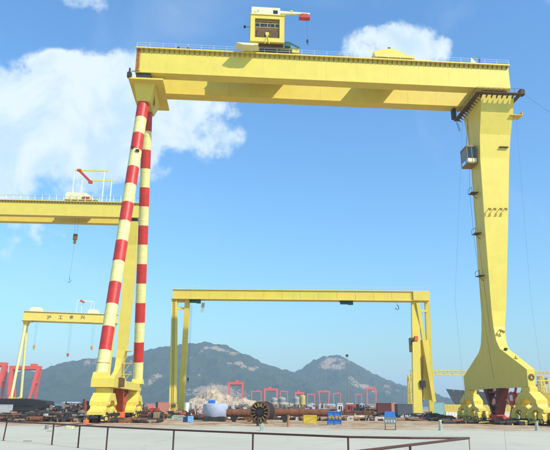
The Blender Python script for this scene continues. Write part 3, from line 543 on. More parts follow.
# parts on the foreground crane
X0 = K1['X0']; B = K1['B']; T = K1['T']
q = MB()                                                       # bolted rust-red end plate of the girder, facing the camera
q.box(-.02, .95, -.035, -.004, B + .1, T - .35)
for i in range(12): q.box(.15, .3, -.07, -.036, B + .3 + i * .47, B + .5 + i * .47); q.box(.65, .8, -.07, -.036, B + .3 + i * .47, B + .5 + i * .47)
q.build('end_plate', mat('rust stained yellow', (0.62, 0.30, 0.06), .7, var=.5, scale=1.8, stain=.8, staincol=(.40, .07, .02), stainscale=1.5), C1)
q = MB()
for i in range(30): q.bar((.35, -.3, B + .3 + i * .2), (.75, -.3, B + .3 + i * .2), .04)
q.bar((.35, -.3, B), (.35, -.3, T), .05); q.bar((.75, -.3, B), (.75, -.3, T), .05); q.build('end_ladder', RUSTRED, C1, stuff=True)
q = MB()   # walkway round the head of the rigid leg
xa, xb = X0 + .6, X0 + 11.0
q.box(xa - .9, xb, -1.5, -.35, 75.05, 75.2); q.box(xa - .9, xa + .3, -.35, 14.2, 75.05, 75.2); q.box(xb - 1.0, xb, -.35, 14.2, 75.05, 75.2); q.build('head_walkway', BROWNW, C1)
q = MB()
for i in range(9): x = xa - .6 + i * 1.28; q.prism([(.3, 75.04), (-1.3, 75.04), (.3, 74.4)], 'x', x - .08, x + .08); q.bar((x, -1.45, 75.2), (x, -1.45, 76.3), .06)
q.bar((xa - .9, -1.45, 76.3), (xb, -1.45, 76.3), .06)
for i in range(11): y = .2 + i * 1.3; q.prism([(xa + .25, 75.04), (xa - .85, 75.04), (xa + .9, 74.3)], 'y', y - .08, y + .08); q.bar((xa - .85, y, 75.2), (xa - .85, y, 76.3), .06)
q.bar((xa - .85, -1.4, 76.3), (xa - .85, 14.1, 76.3), .06); q.build('walkway_support', BROWNW, C1, stuff=True)
q = MB(); q.cbox(xb - .4, xb + .8, -1.0, .4, 75.25, 76.6, .1); q.build('junction_box', DARK, C1)
q = MB(); q.cbox(xa - 2.3, xa - 1.5, 10.6, 12.2, B - 2.6, B - .002, .08); q.build('cable_box', DARK, C1)
q = MB(); q.box(X0 + 8.6, X0 + 11.6, 1.0, 3.4, 70.6, 70.75); q.box(X0 + 11.5, X0 + 11.6, 1.0, 3.4, 70.752, 71.7); q.box(X0 + 9.5, X0 + 11.49, 3.3, 3.4, 70.752, 71.9); q.prism([(X0 + 9.0, 69.3), (X0 + 11.2, 70.6), (X0 + 9.0, 70.6)], 'y', 2.0, 2.2); q.build('side_platform', mat('ochre paint', (.72, .48, .06), .5), C1)
q = MB()
for g in (-.35, .35): q.bar((X0 + .0, 11.4 + g, B - 6), (X0 - 1.5, 11.4 + g, B - .2), .07)
for i in range(14): t_ = i / 13; q.bar((X0 + .0 - 1.5 * t_, 11.05, B - 6 + 5.8 * t_), (X0 - 1.5 * t_, 11.75, B - 6 + 5.8 * t_), .05)
q.build('ladder', BROWNW, C1, stuff=True)
# operator cab hung on the inside of the rigid leg
cz0, cz1 = 59.0, 63.6; cx1 = X0 + .75
q = MB(); q.cbox(cx1 - 2.6, cx1 - .1, 4.0, 8.0, cz0, cz0 + .35, .08); q.box(cx1 - 2.6, cx1 - .1, 4.0, 8.0, cz1 - .4, cz1)
for x in (cx1 - 2.55, cx1 - 1.4, cx1 - .25):
    for y in (4.05, 7.85): q.box(x, x + .14, y, y + .12, cz0 + .35, cz1 - .4)
cab = q.build('operator_cab', mat('ochre cab paint', (.30, .19, .05), .6, var=.2), C1)
for xa_, xb_ in ((cx1 - 2.4, cx1 - 1.42), (cx1 - 1.24, cx1 - .27)):
    q = MB(); q.box(xa_, xb_, 4.07, 4.12, cz0 + 1.3, cz1 - .5); q.build('cab_window', GLASS, cab)
    q = MB(); q.box(xa_, xb_, 4.06, 4.13, cz0 + .36, cz0 + 1.28); q.build('cab_panel', IVORY, cab)
q = MB(); q.box(cx1 - 2.5, cx1 - 2.45, 4.2, 7.8, cz0 + 1.2, cz1 - .5); q.build('cab_window', GLASS, cab)
q = MB(); q.bar((cx1 - 2.2, 5, cz1), (cx1 - 1.2, 5, cz1 + 6.5), .08); q.bar((cx1 - .9, 6, cz1), (cx1 - .8, 6, cz1 + 8), .08); q.box(cx1 - .1, cx1 + .25, 5, 7, cz0 + 1, cz0 + 1.4); q.build('cab_hanger', BROWNW, C1)
q = MB(); q.path([(cx1 - 2.0, 4.6, cz0), (cx1 - 2.4, 4.8, 52), (cx1 - 2.6, 4.2, 40), (cx1 - 2.1, 4.0, 22), (cx1 - 1.4, 3.4, 9)], .035, 4)
q.path([(cx1 - 1.2, 5.0, cz0), (cx1 - 1.3, 5.4, 48), (cx1 - .9, 5.0, 30), (cx1 - .6, 4.4, 12)], .03, 4); q.build('hanging_cable', ROPE, C1)
for pp in ((474, 195), (475, 237), (477.5, 279)):   # small brackets up the inner face
    w_ = F1.on_x(*pp, X0 + .4); zz = w_.z
    q = MB(); q.box(X0 - 1.1, X0 + .6, 5.0, 7.2, zz - .1, zz); q.bar((X0 - 1.05, 5.0, zz), (X0 - 1.05, 5.0, zz + 1.1), .07); q.bar((X0 - 1.05, 7.2, zz), (X0 - 1.05, 7.2, zz + 1.1), .07); q.bar((X0 - 1.05, 5.0, zz + 1.1), (X0 - 1.05, 7.2, zz + 1.1), .07); q.bar((X0 + .5, 6, zz - 1.4), (X0 - 1.0, 6, zz - .1), .1)
    q.build('rest_platform', BROWNW, C1)
def floodlight(x, y, z):
    q = MB(); q.bar((x, y, z), (x, y - .8, z + .1), .1); q.tube((x, y - .7, z + .15), (x + .12, y - 1.15, z - .2), .16, .34, n=10); q.build('floodlight', mat('ochre lamp', (.45, .30, .06), .5), C1)
for px in (487.5, 492.5, 498.5, 503.5):
    w_ = F1.on_y(px, 210, 3.0); floodlight(w_.x, 3.0, w_.z)
for pp in ((498, 331), (500.5, 332)): w_ = F1.on_y(*pp, 2.9); floodlight(w_.x - .1, 2.5, w_.z)
w_ = F1.on_y(505, 148, 3.0); q = MB(); q.box(w_.x - 1.6, w_.x + .6, 2.3, 2.98, w_.z - .08, w_.z + .12); q.build('rest_platform', BROWNW, C1)
# fittings on the sloped shoulder, emblem at the sill end
for yy, zz in ((-.6, 14.6), (-5.2, 12.6)):
    q = MB(); q.cbox(X0 + .5, X0 + 1.1, yy - .3, yy + .3, zz + .1, zz + .55, .06); q.bar((X0 + .8, yy, zz - .3), (X0 + .8, yy, zz + .2), .14); q.build('floodlight', DARK if yy > -1 else YEL2, C1)
q = MB(); q.tube((X0 + .78, -10.37, 8.75), (X0 + .78, -10.43, 8.75), .62, n=28); emb = q.build('emblem_disc', mat('emblem brown', (.05, .03, .015), .5), C1)
q = MB(); R_ = .50
for i in range(24):
    a0, a1 = 2 * math.pi * i / 24, 2 * math.pi * (i + 1) / 24; q.bar((X0 + .78 + R_ * math.cos(a0), -10.44, 8.75 + R_ * math.sin(a0)), (X0 + .78 + R_ * math.cos(a1), -10.44, 8.75 + R_ * math.sin(a1)), .03, .03)
q.build('emblem_ring', YEL2, emb)
def text(body, size, loc, rot, m, parent, name, ext=.01):
    cu = bpy.data.curves.new(name, 'FONT'); cu.body = body; cu.size = size; cu.extrude = ext; cu.align_x = 'CENTER'; cu.align_y = 'CENTER'; cu.offset = .012 * size; cu.materials.append(m)
    t_ = bpy.data.objects.new(name, cu); SC.collection.objects.link(t_); me = bpy.data.meshes.new_from_object(t_.evaluated_get(bpy.context.evaluated_depsgraph_get())); bpy.data.objects.remove(t_)
    o = bpy.data.objects.new(name, me); SC.collection.objects.link(o); o.parent = parent; o.location = loc; o.rotation_euler = rot; return o
text('6', .85, (X0 + .78, -10.45, 8.72), (math.pi / 2, 0, 0), YEL2, emb, 'numeral')
# braces and cable reel under the right sill
q = MB(); q.bar((X0 + .5, -2.0, .6), (X0 + .5, -7.2, 6.9), .42); q.bar((X0 + .9, 1.0, .6), (X0 + .9, -3.2, 6.9), .34); q.bar((X0 + .5, -6.5, .8), (X0 + .5, 1.0, 4.6), .25); q.build('sill_brace', RUSTRED, C1)
q = MB(); q.tube((X0 - .4, -3.6, 4.9), (X0 + .2, -3.6, 4.9), 1.15, n=20); q.tube((X0 - .5, -3.6, 4.9), (X0 - .4, -3.6, 4.9), 1.3, n=20); q.tube((X0 + .2, -3.6, 4.9), (X0 + .3, -3.6, 4.9), 1.3, n=20); reel = q.build('cable_reel', REDC, C1)
q = MB(); q.box(X0 - .52, X0 - .50, -4.3, -3.0, 4.4, 5.5); q.build('reel_placard', WHITE, reel)
# dark service gear and stair beside the left near pipe foot
q = MB(); q.cbox(3.1, 4.0, -7.2, -5.0, 6.2, 7.9, .1); q.build('sill_box', BROWNW, C1)
for y_ in (-8.4, -9.6): q = MB(); q.bar((-1.02, y_, 6.1), (-1.02, y_, 8.6), .18); q.build('sill_pipe', BROWNW, C1)
q = MB()
for i in range(11): z = 9 + i * 1.4; p_ = Vector((.45, -10, 8.15)).lerp(Vector((1.75, 4.2, 71)), (z - 8.15) / 62.85); q.tube(p_ + Vector((0, 0, -.05)), p_ + Vector((0, 0, .05)), 1.18, n=20) if i in (1,) else None
q.build('pipe_collar', RUSTRED, C1)
for kk, (pf, pt, rr) in enumerate((((.45, -10, 8.15), (1.75, 4.2, 71), 1.3),)):
    p_ = Vector(pf).lerp(Vector(pt), .78); q = MB(); q.cbox(p_.x + .2, p_.x + 1.0, p_.y - 1.75, p_.y - 1.1, p_.z - .25, p_.z + .2, .08); q.build('pipe_lamp', DARK, C1)
    q = MB(); q.cbox(p_.x - .8, p_.x - .3, p_.y - 1.7, p_.y - 1.1, p_.z + .5, p_.z + .9, .06); q.build('pipe_lamp', DARK, C1)
q = MB(); w_ = F1.on_y(130, 74, -.4); q.cbox(w_.x - .6, w_.x + .4, -.9, .2, 75.31, 76.5, .12); q.tube((w_.x - .1, -.5, 76.5), (w_.x - .1, -.5, 77.6), .25, .2, n=8); q.bar((w_.x + .3, -.5, 76.8), (w_.x + 2.2, -.5, 77.0), .12); q.build('platform_winch', DARK, C1)
# side stays from the crane head
def rope(name, label, pts, r=.05, cat='cable'): return tag(MB().path(pts, r, 4).build(name, ROPE), label, cat)
def sag(a, b, d, n=10): a = Vector(a); b = Vector(b); return [a.lerp(b, i / n) - Vector((0, 0, 4 * d * (i / n) * (1 - i / n))) for i in range(n + 1)]
rope('power_cable', 'thin dark cable running right from the head of the broad crane leg', sag(F1.world(X0 + 11, -.5, 76), F1.world(X0 + 70, 30, 78), 5), .03)

for (pa, pb, yy, lab) in (((463, 108), (455, 300), 6, 'thin rope hanging left of the broad crane leg'), ((516, 118), (531, 300), 2, 'thin rope hanging right of the broad crane leg')):
    a_, b_ = F1.on_y(*pa, yy), F1.on_y(*pb, yy); rope('hanging_rope', lab, [F1.world(a_.x, yy, a_.z), F1.world(b_.x, yy, b_.z), F1.world(b_.x + .5, yy, 2)], .014, 'rope')
# ---- details of the left crane
T2, B2 = K2['T'], K2['B']
def h2(px, py, y=2.0): return F2.on_y(px, py, y)
a, b_ = h2(67, 196).x, h2(94, 196).x
hs = thing('hoist_trolley', 'pale trolley housing on the girder that enters from the left edge', 'crane trolley', F2.world((a + b_) / 2, 6, T2 + .16), YAW2); w = (b_ - a) / 2
q = MB(); q.prism([(-w, .9), (w, .9), (w, 1.8), (w * .55, 3.6), (-w * .85, 3.9), (-w, 3.2)], 'y', -6.2, 2); q.build('housing', IVORY, hs)
q = MB(); q.box(-w * 1.05, w * 1.4, -6.3, -4, .5, .9); q.box(-w * 1.05, w * 1.4, 4, 6, .5, .9); q.box(-w, w * 1.3, -4, 4, .55, .85); q.build('trolley_frame', YEL, hs)
q = MB(); q.cbox(w * .25, w * .8, -6.5, -6.21, 1.0, 1.9, .05); q.build('service_box', REDC, hs)
pg = thing('service_portal', 'white posts and yellow beams of a small service frame above the left crane girder', 'service frame', F2.world(a, 2, T2), YAW2)
for px, py0, y in ((75, 170, 1.0), (82.5, 180, 9), (104.8, 171, 1.0), (111.8, 181, 9)):
    p0 = F2.on_y(px, py0, y); MB().bar((p0.x - a, y - 2, 0), (p0.x - a, y - 2, p0.z - T2), .38).build('post', WHITE, pg)
for (pa, pb, y) in (((74.5, 170.3), (107.5, 171.2), 1.0), ((89, 180.5), (113, 181.5), 9)):
    p0 = F2.on_y(*pa, y); p1 = F2.on_y(*pb, y); MB().bar((p0.x - a, y - 2, p0.z - T2), (p1.x - a, y - 2, p0.z - T2 + .1), .4, .5).build('beam', YEL, pg)
p0 = F2.on_y(79.5, 170.8, 1.0); p1 = F2.on_y(90.5, 182, 1.0)
q = MB(); q.bar((p0.x - a, -1.3, p0.z - T2), (p1.x - a, -1.3, p1.z - T2), .8, 1.0); q.cbox(p1.x - a - .7, p1.x - a + .9, -1.9, -.7, p1.z - T2 - .7, p1.z - T2 + .4, .1); q.cbox(p0.x - a - .8, p0.x - a + .8, -1.9, -.7, p0.z - T2 - .3, p0.z - T2 + .6, .1); q.build('hoist', REDC, pg)
pA, pB = h2(75.6, 234, 6), h2(75.6, 243.5, 6)
hk = thing('hook_block', 'brown hook block hanging on ropes below the left crane girder', 'hook block', F2.world(pA.x, 6, pA.z), YAW2)
q = MB()
for g in (-.85, .85): q.bar((g * .55, 0, 0), (g, 0, B2 - pA.z + 3), .07)
q.build('rope', ROPE, hk)
hh = pA.z - pB.z; q = MB(); q.cbox(-.85, .85, -.5, .5, -hh * .62, 0, .2); q.cbox(-.5, .5, -.4, .4, -hh, -hh * .66, .12); q.build('block', mat('brown block', (.20, .10, .03), .6, var=.3, scale=2), hk)
q = MB(); q.bar((0, 0, -hh), (-.5, 0, -hh - 14), .05); q.path([(-.5, 0, -hh - 14), (-.5, 0, -hh - 15), (.1, 0, -hh - 15.8), (-.6, 0, -hh - 16.6), (-1.0, 0, -hh - 15.9)], .1); q.build('lower_hook', ROPE, hk)
# stair landings behind the striped pipe
q = MB()
for z in (14, 18.2, 23): q.box(K2['X0'] + 2.6, K2['X0'] + 5.6, 4, 7.4, z, z + .2); q.bar((K2['X0'] + 5.5, 4, z), (K2['X0'] + 5.5, 4, z + 1.2), .1); q.bar((K2['X0'] + 5.5, 7.4, z), (K2['X0'] + 5.5, 7.4, z + 1.2), .1); q.bar((K2['X0'] + 5.5, 4, z + 1.2), (K2['X0'] + 5.5, 7.4, z + 1.2), .1); q.bar((K2['X0'] + 3, 4.2, z - 3.8), (K2['X0'] + 5.4, 4.2, z), .15)
q.build('stair_landing', YEL, C2)
# walkway lamp ropes along the left girder: sagging line between tall posts
q = MB(); n = 29
for i in range(n + 1):
    x = (K2['L'] - .3) * i / n; q.bar((x, -.8, T2), (x, -.8, T2 + 2.6), .16)
q.build('lamp_post', WHITE, C2, stuff=True)
q = MB()
for i in range(n): q.path(sag(((K2['L'] - .3) * i / n, -.8, T2 + 2.3), ((K2['L'] - .3) * (i + 1) / n, -.8, T2 + 2.3), .7, 6), .05, 3)
q.build('festoon_cable', ROPE, C2, stuff=True)
# ---- details of the far crane with lettering
for px, ch in ((49, '沪'), (60.5, '工'), (71.5, '金'), (82.8, '兴')):
    p_ = F3.on_y(px, 317.6, -.05); text(ch, 3.6, (p_.x, -.06, p_.z), (math.pi / 2, 0, 0), DARK, C3, 'girder_character', .02)
T3 = K3['T']
for px0, px1, lab in ((30, 43, 'pale housing at the left end of the distant lettered crane'), (88, 99.5, 'pale housing at the right end of the distant lettered crane')):
    a, b_ = F3.on_y(px0, 311, 1).x, F3.on_y(px1, 311, 1).x
    q = MB(); w = (b_ - a) / 2; q.prism([(-w, 0), (w, 0), (w, 1.8), (w * .7, 3.3), (-w * .6, 3.6), (-w, 2.4)], 'y', -5, 5); o = q.build('trolley_housing', IVORY); o.location = F3.world((a + b_) / 2, 5, T3 + .16); o.rotation_euler = (0, 0, F3.yaw); tag(o, lab, 'crane trolley', 'housings on the distant crane')
sp = thing('service_portal', 'thin white service frame with a small red hoist above the distant lettered crane', 'service frame', F3.world(F3.on_y(80, 311, 1).x, 2, T3), F3.yaw); xo = F3.on_y(80, 311, 1).x
for px, py in ((77.5, 300), (91.5, 301), (94.5, 302.5), (82, 304)):
    p_ = F3.on_y(px, py, 2); MB().bar((p_.x - xo, 0, 0), (p_.x - xo, 0, p_.z - T3), .35).build('post', WHITE, sp)
p_ = F3.on_y(78, 300, 2); p2 = F3.on_y(94.5, 302, 2); MB().bar((p_.x - xo, 0, p_.z - T3), (p2.x - xo, 0, p2.z - T3), .5).build('beam', IVORY, sp)
p_ = F3.on_y(82, 301.5, 1); q = MB(); q.bar((p_.x - xo - 1.5, -1, p_.z - T3 + .8), (p_.x - xo + 2, -1, p_.z - T3 - .8), 1.5); q.build('hoist', REDC, sp)
def hook(px, pytop, py0, py1, Y, wpx, m, label):
    a = at(px, py0, Y); t_ = at(px, pytop, Y); b = at(px, py1, Y); w = wpx / FPX * Y / 2; r = thing('hook_block', label, 'hook block', a)
    q = MB()
    for g in (-1, 1): q.bar((g * w * .6, 0, 0), (g * w * .8, 0, t_.z - a.z), max(.05, .00018 * Y))
    q.build('rope', ROPE, r)
    h = a.z - b.z; q = MB(); q.cbox(-w, w, -w * .6, w * .6, -h * .6, 0, w * .3); q.cbox(-w * .5, w * .5, -w * .4, w * .4, -h, -h * .62, w * .2); q.build('block', m, r); return r
ORB = mat('orange hook block', (.6, .3, .04), .5)
hook(34.3, 322, 345, 350, 505, 2.2, ORB, 'orange hook block hanging at the left end of the distant lettered crane')
hook(92, 323, 346, 350.5, 505, 2.4, ORB, 'orange hook block hanging at the right end of the distant lettered crane')
hook(68, 322, 353.5, 357, 505, 2.2, REDC, 'small red hook block hanging under the middle of the distant lettered crane')

# ------------------------------------------------------------------ middle gantry crane
def P(px, py, Y): return at(px, py, Y)
YG = 182.0
mg = thing('gantry_crane', 'mid-sized plain yellow gantry crane between the striped legs and the broad leg', 'gantry crane', (at(300, 400, YG).x, YG, 0)); gx = mg.location.x
class GM(MB):
    def add(s, vs, fs): return MB.add(s, [(v[0] - gx, v[1] - YG, v[2]) for v in vs], fs)
tl, tr = P(173, 289, YG - 1.5), P(428.5, 292.5, YG - 1.5); bl, br = P(173, 297.6, YG - 1.5), P(428.5, 301, YG - 1.5)
zt, zb = (tl.z + tr.z) / 2, (bl.z + br.z) / 2
q = GM(); q.box(tl.x, tr.x, YG - 1.5, YG + 1.2, zb, zt); q.build('girder', YEL, mg)
q = GM(); q.box(tl.x - .2, tr.x + .1, YG - 1.8, YG + 1.5, zt + .002, zt + .2); q.build('top_flange', YEL, mg)
q = GM(); q.box(tl.x + .1, tr.x, YG - 1.75, YG + 1.45, zb - .22, zb - .002); q.build('bottom_flange', YEL, mg)
for i in range(1, 14):
    x = tl.x + (tr.x - tl.x) * i / 14; q = GM(); q.box(x - .06, x + .06, YG - 1.56, YG - 1.502, zb + .05, zt - .05); q.build('stiffener', YEL, mg)
q = GM(); a = P(413, 295, YG - 1.9); q.cbox(a.x, tr.x + .15, YG - 2.0, YG - 1.57, zb - .1, zt + .1, .06); q.build('end_plate', YEL, mg)
hr = GM()
ld = GM()
for i in range(60):
    z = 1.5 + i * (zb - 2) / 60; x = P(172.8, 412, YG - 4).x + (P(174.8, 298.6, YG).x - P(172.8, 412, YG - 4).x) * z / zb; yy = YG - 4.75 + 3.6 * z / zb
    ld.bar((x - .25, yy, z), (x + .25, yy, z), .06)
for g in (-.25, .25): ld.bar((P(172.8, 412, YG - 4).x + g, YG - 4.75, 1.2), (P(174.8, 298.6, YG).x + g, YG - 1.15, zb - .3), .07)
ld.build('ladder', BROWNG, mg, stuff=True)
for i in range(40): x = tl.x + (tr.x - tl.x) * i / 39; hr.bar((x, YG - 1.7, zt + .2), (x, YG - 1.7, zt + 1.2), .05)
hr.bar((tl.x, YG - 1.7, zt + 1.2), (tr.x, YG - 1.7, zt + 1.2), .05); hr.build('handrail', YEL, mg, stuff=True)
def col(pa, pb, Ya, Yb, wa, wb, dy=1.3, name='leg'):
    a = P(*pa, Ya); b = P(*pb, Yb); k = Ya / FPX / 2; q = GM()
    q.hexa([(b.x - wb * k, Yb - dy / 2, .9), (b.x + wb * k, Yb - dy / 2, .9), (b.x + wb * k, Yb + dy / 2, .9), (b.x - wb * k, Yb + dy / 2, .9)],
           [(a.x - wa * k, Ya - dy / 2, a.z), (a.x + wa * k, Ya - dy / 2, a.z), (a.x + wa * k, Ya + dy / 2, a.z), (a.x - wa * k, Ya + dy / 2, a.z)])
    return q.build(name, YEL, mg), a, b
q1 = col((174.8, 298.6), (172.8, 412), YG - .4, YG - 4, 5.6, 6.6); q2 = col((187.6, 298.8), (180.8, 412), YG + .4, YG + 4.5, 4.8, 5.6)
q3 = col((415, 301.6), (417.5, 412), YG - .4, YG - 3, 7.5, 8.5); q4 = col((427.0, 301.8), (431.5, 412), YG + .4, YG + 4.5, 4.6, 4.6)
def barpx(pa, Ya, pb, Yb, w, h, m, name, stuff=False): q = GM(); q.bar(P(*pa, Ya), P(*pb, Yb), w, h); return q.build(name, m, mg, stuff=stuff)
for py in (301.5, 308.5): barpx((175, py), YG, (187, py), YG + .8, .5, .6, YEL, 'cross_beam')
barpx((417.5, 303), YG - 1.2, (434, 402), YG - 1.2, 1.0, 1.1, YEL, 'diagonal_brace'); barpx((418, 311), YG, (427, 311), YG, .5, .6, YEL, 'cross_beam')
q = GM(); a1, a2, a3, a4 = P(417, 340, YG), P(428.5, 340, YG), P(431.5, 400, YG), P(418.5, 400, YG)
q.prism([(a4.x, a4.z), (a3.x, a3.z), (a2.x, a2.z), (a1.x, a1.z)], 'y', YG - .15, YG + .5); q.build('web_panel', YEL, mg)
for px, Y in ((172.8, YG - 4), (180.8, YG + 4.5), (417.5, YG - 3), (431.5, YG + 4.5)):
    a = P(px, 410, Y); q = GM(); q.cbox(a.x - 1.3, a.x + 1.3, Y - 2.6, Y + 2.6, .45, 1.3, .15); q.build('end_truck', DARK, mg)
    for e in (-1.7, 1.7):
        q = GM(); q.tube((a.x - .35, Y + e, .42), (a.x + .35, Y + e, .42), .42, n=14); q.build('wheel', DARK, mg)
for sgn, py in ((1, 305),):
    a = P(410.3, 338, YG - 1); b = P(413.5, 352, YG - 1); q = GM(); q.box(a.x - .3, b.x + .2, YG - 2, YG, b.z, a.z); cabn = q.build('operator_cab', mat('brown cab paint', (.16, .09, .03), .5, var=.2), mg)
    q = GM(); q.box(a.x - .15, b.x + .05, YG - 2.03, YG - 2.002, b.z + 1.9, a.z - .6); q.build('cab_window', GLASS, cabn)
    a = P(417, 338, YG - 3); q = GM(); q.cbox(a.x - .5, a.x + .5, YG - 2.3, YG - 1.7, a.z - .7, a.z + .7, .06); q.build('warning_box', ORANGE, mg)
barpx((422.7, 356), YG - 2.6, (422.3, 402), YG - 3, .5, .5, BROWNW, 'cable_chain'); a = P(422.6, 384, YG - 3); q = GM(); q.cbox(a.x - .8, a.x + .8, YG - 3.6, YG - 2.7, a.z - 1, a.z + 1, .1); q.build('chain_box', DARK, mg)
def under(px, py, label, w=1.7):
    a = at(px, py, YG); r = thing('hoist_trolley', label, 'crane hoist', a); q = MB(); q.box(-w, w, -.9, .9, .35, .6); q.tube((-w * .9, -.2, .0), (w * .7, -.2, .0), .48, n=12); q.cbox(w * .3, w * 1.05, -.8, .5, -.55, .3, .08); q.build('hoist_body', GREEN, r)
    q = MB()
    for g in (-1, 1):
        for e in (-1, 1): q.tube((g * w * .7, e * .55, .75), (g * w * .7, e * .75, .75), .22, n=10)
    q.build('hoist_wheel', DARK, r); return r
under(195, 301.5, 'green hoist hanging under the left end of the plain yellow gantry'); under(346, 303, 'green hoist hanging under the middle of the plain yellow gantry', 2.0)
hook(188, 305, 378, 382, YG + 1, 1.6, DARK, 'small dark hook hanging beside the left legs of the plain yellow gantry')
r = thing('crane_hook', 'open dark hook hanging near the right legs of the plain yellow gantry', 'hook', at(397, 305, YG)); q = MB(); q.bar((0, 0, 0), (0, 0, at(397, 299, YG).z - r.location.z), .06); q.build('rope', ROPE, r)
q = MB(); q.path([(0, 0, 0), (.45, 0, -.5), (.5, 0, -1.1), (.1, 0, -1.5), (-.4, 0, -1.2), (-.45, 0, -.8)], .13, 6); q.build('hook', GREY, r)
q = MB(); a = at(203.5, 303, YG); b = at(200, 312, YG)
q.hexa([(-.7, -.05, b.z - a.z), (.2, -.05, b.z - a.z - .2), (.2, .05, b.z - a.z - .2), (-.7, .05, b.z - a.z)], [(-.35, -.05, 0), (.6, -.05, 0), (.6, .05, 0), (-.35, .05, 0)]); o = q.build('hanging_banner', LGREY); o.location = at(203, 303, YG)
q = MB(); q.bar((0, 0, 0), (0, 0, 1.9), .05); q.build('cord', ROPE, o)
tag(o, 'small grey banner hanging under the left end of the plain yellow gantry', 'banner')

# ------------------------------------------------------------------ lattice gantry at right, ship, yellow wall
def lattice(b, p0, p1, w, h, n, r):
    p0 = Vector(p0); p1 = Vector(p1); d = (p1 - p0).normalized(); a = d.cross(Vector((0, 0, 1)) if abs(d.z) < .9 else Vector((0, 1, 0))).normalized() * (w / 2); c = a.cross(d).normalized() * (h / 2)
    cs = [-a - c, a - c, a + c, -a + c]
    for k in cs: b.bar(p0 + k, p1 + k, r * 1.6)
    for i in range(n):
        q0 = p0.lerp(p1, i / n); q1 = p0.lerp(p1, (i + 1) / n)
        for j in range(4):
            e, f = (cs[j], cs[(j + 1) % 4]) if i % 2 else (cs[(j + 1) % 4], cs[j]); b.bar(q0 + e, q1 + f, r); b.bar(q0 + cs[j], q0 + cs[(j + 1) % 4], r)
YL = 330.0
lg = thing('lattice_gantry', 'distant yellow lattice gantry seen behind the broad crane leg', 'gantry crane', (at(470, 400, YL).x, YL, 0)); lx = lg.location.x
b = MB(); a = at(411, 374, YL); c = at(546, 380, YL); zz = at(450, 373, YL).z; lattice(b, (a.x - lx, 0, zz), (c.x - lx + 4, 0, zz), 2.4, 2.2, 34, .22); b.build('lattice_girder', YEL, lg)
for px in (411, 543):
    b = MB(); a = at(px, 400, YL)
    for g in (-3, 3): lattice(b, (a.x - lx, g * 1.8, .5), (a.x - lx, g * .4, zz - 1.2), 1.5, 1.5, 9, .18)
    b.build('lattice_leg', YEL, lg)
YS = 400.0
sh = thing('ship', 'grey ship hull with raked bow behind the yellow wall at right', 'ship', (at(447, 404, YS).x, YS, 0)); top = at(447, 390, YS).z; ln = 95.0
secs = [(0, 0.15, 0.02, top + .6), (8, 2.6, .4, top), (18, 6, 3, top - 1), (32, 8.5, 7, top - 1.5), (ln, 9, 8.6, top - 1.5)]
rings = []
for x, wt_, wb_, z in secs:
    xb = x + (7 if x == 0 else 4 * (1 - x / ln)); rings.append([(xb, -wb_, -.4), (x, -wt_, z), (x, wt_, z), (xb, wb_, -.4)])
MB().loft(rings).build('hull', mat('grey hull paint', (.10, .115, .13), .55, var=.2, scale=.15, stain=.4), sh)
q = MB(); q.box(60, 80, -7, 7, top - 1.45, top + 4); q.box(64, 76, -5, 5, top + 4, top + 8); q.build('superstructure', LGREY, sh)
q = MB(); q.cbox(20, 30, -3, 3, top - 1.1, top + .8, .3); q.build('hatch', LGREY, sh)
q = MB(); 
for x in range(4, 92, 4): q.bar((x, -1.2 - min(7.6, x * .33), top - 1), (x, -1.2 - min(7.6, x * .33), top + .5), .12)
q.build('deck_rail', WHITE, sh, stuff=True)
# yellow corrugated wall: posts and panels
YW = 245.0; xa = at(436, 405, YW).x; xb = at(562, 407, YW).x; zt_ = at(490, 404.5, YW).z
fw = thing('barrier_wall', 'long low yellow steel wall along the quay behind the broad crane leg', 'wall', (xa, YW, 0)); nn = 14; st = (xb - xa) / nn
YWALL = mat('quay wall yellow', (.75, .58, .12), .6, var=.15, scale=.5, stain=.4)
for i in range(nn):
    q = MB(); x = i * st; q.box(x + .2, x + st - .2, -.1, .1, .1, zt_ - .15); 
    for k in range(5): xx = x + .5 + (st - 1) * k / 4; q.box(xx - .12, xx + .12, -.22, -.102, .15, zt_ - .2)
    q.build('panel', YWALL, fw)
    q = MB(); q.cbox(x - .2, x + .2, -.25, .25, 0, zt_, .06); q.build('post', YWALL, fw)
# ochre box girder stored at right edge
a = at(541.5, 392, 150); rr = at(575, 392, 150); q = MB(); q.cbox(0, rr.x - a.x, 0, 6, .3, a.z, .15); ob = thing('steel_block', 'ochre steel block with guard rails at the right edge of the picture', 'steel block', (a.x, 150, 0)); q.build('block', mat('ochre block paint', (.50, .36, .07), .6, var=.2, stain=.4), ob)
q = MB(); zr = at(545, 380.5, 150).z
for i in range(5): q.bar((.2 + i * 1.9, .2, a.z), (.2 + i * 1.9, .2, zr), .25)
q.bar((-.6, .2, zr), (rr.x - a.x, .2, zr), .28); q.bar((-.6, .2, (zr + a.z) / 2), (rr.x - a.x, .2, (zr + a.z) / 2), .12); q.build('guard_rail', YEL, ob)
q = MB()
for x in (1, 6): q.box(x, x + .8, 1, 5, 0, .3)
q.build('timber_support', WOOD, ob)

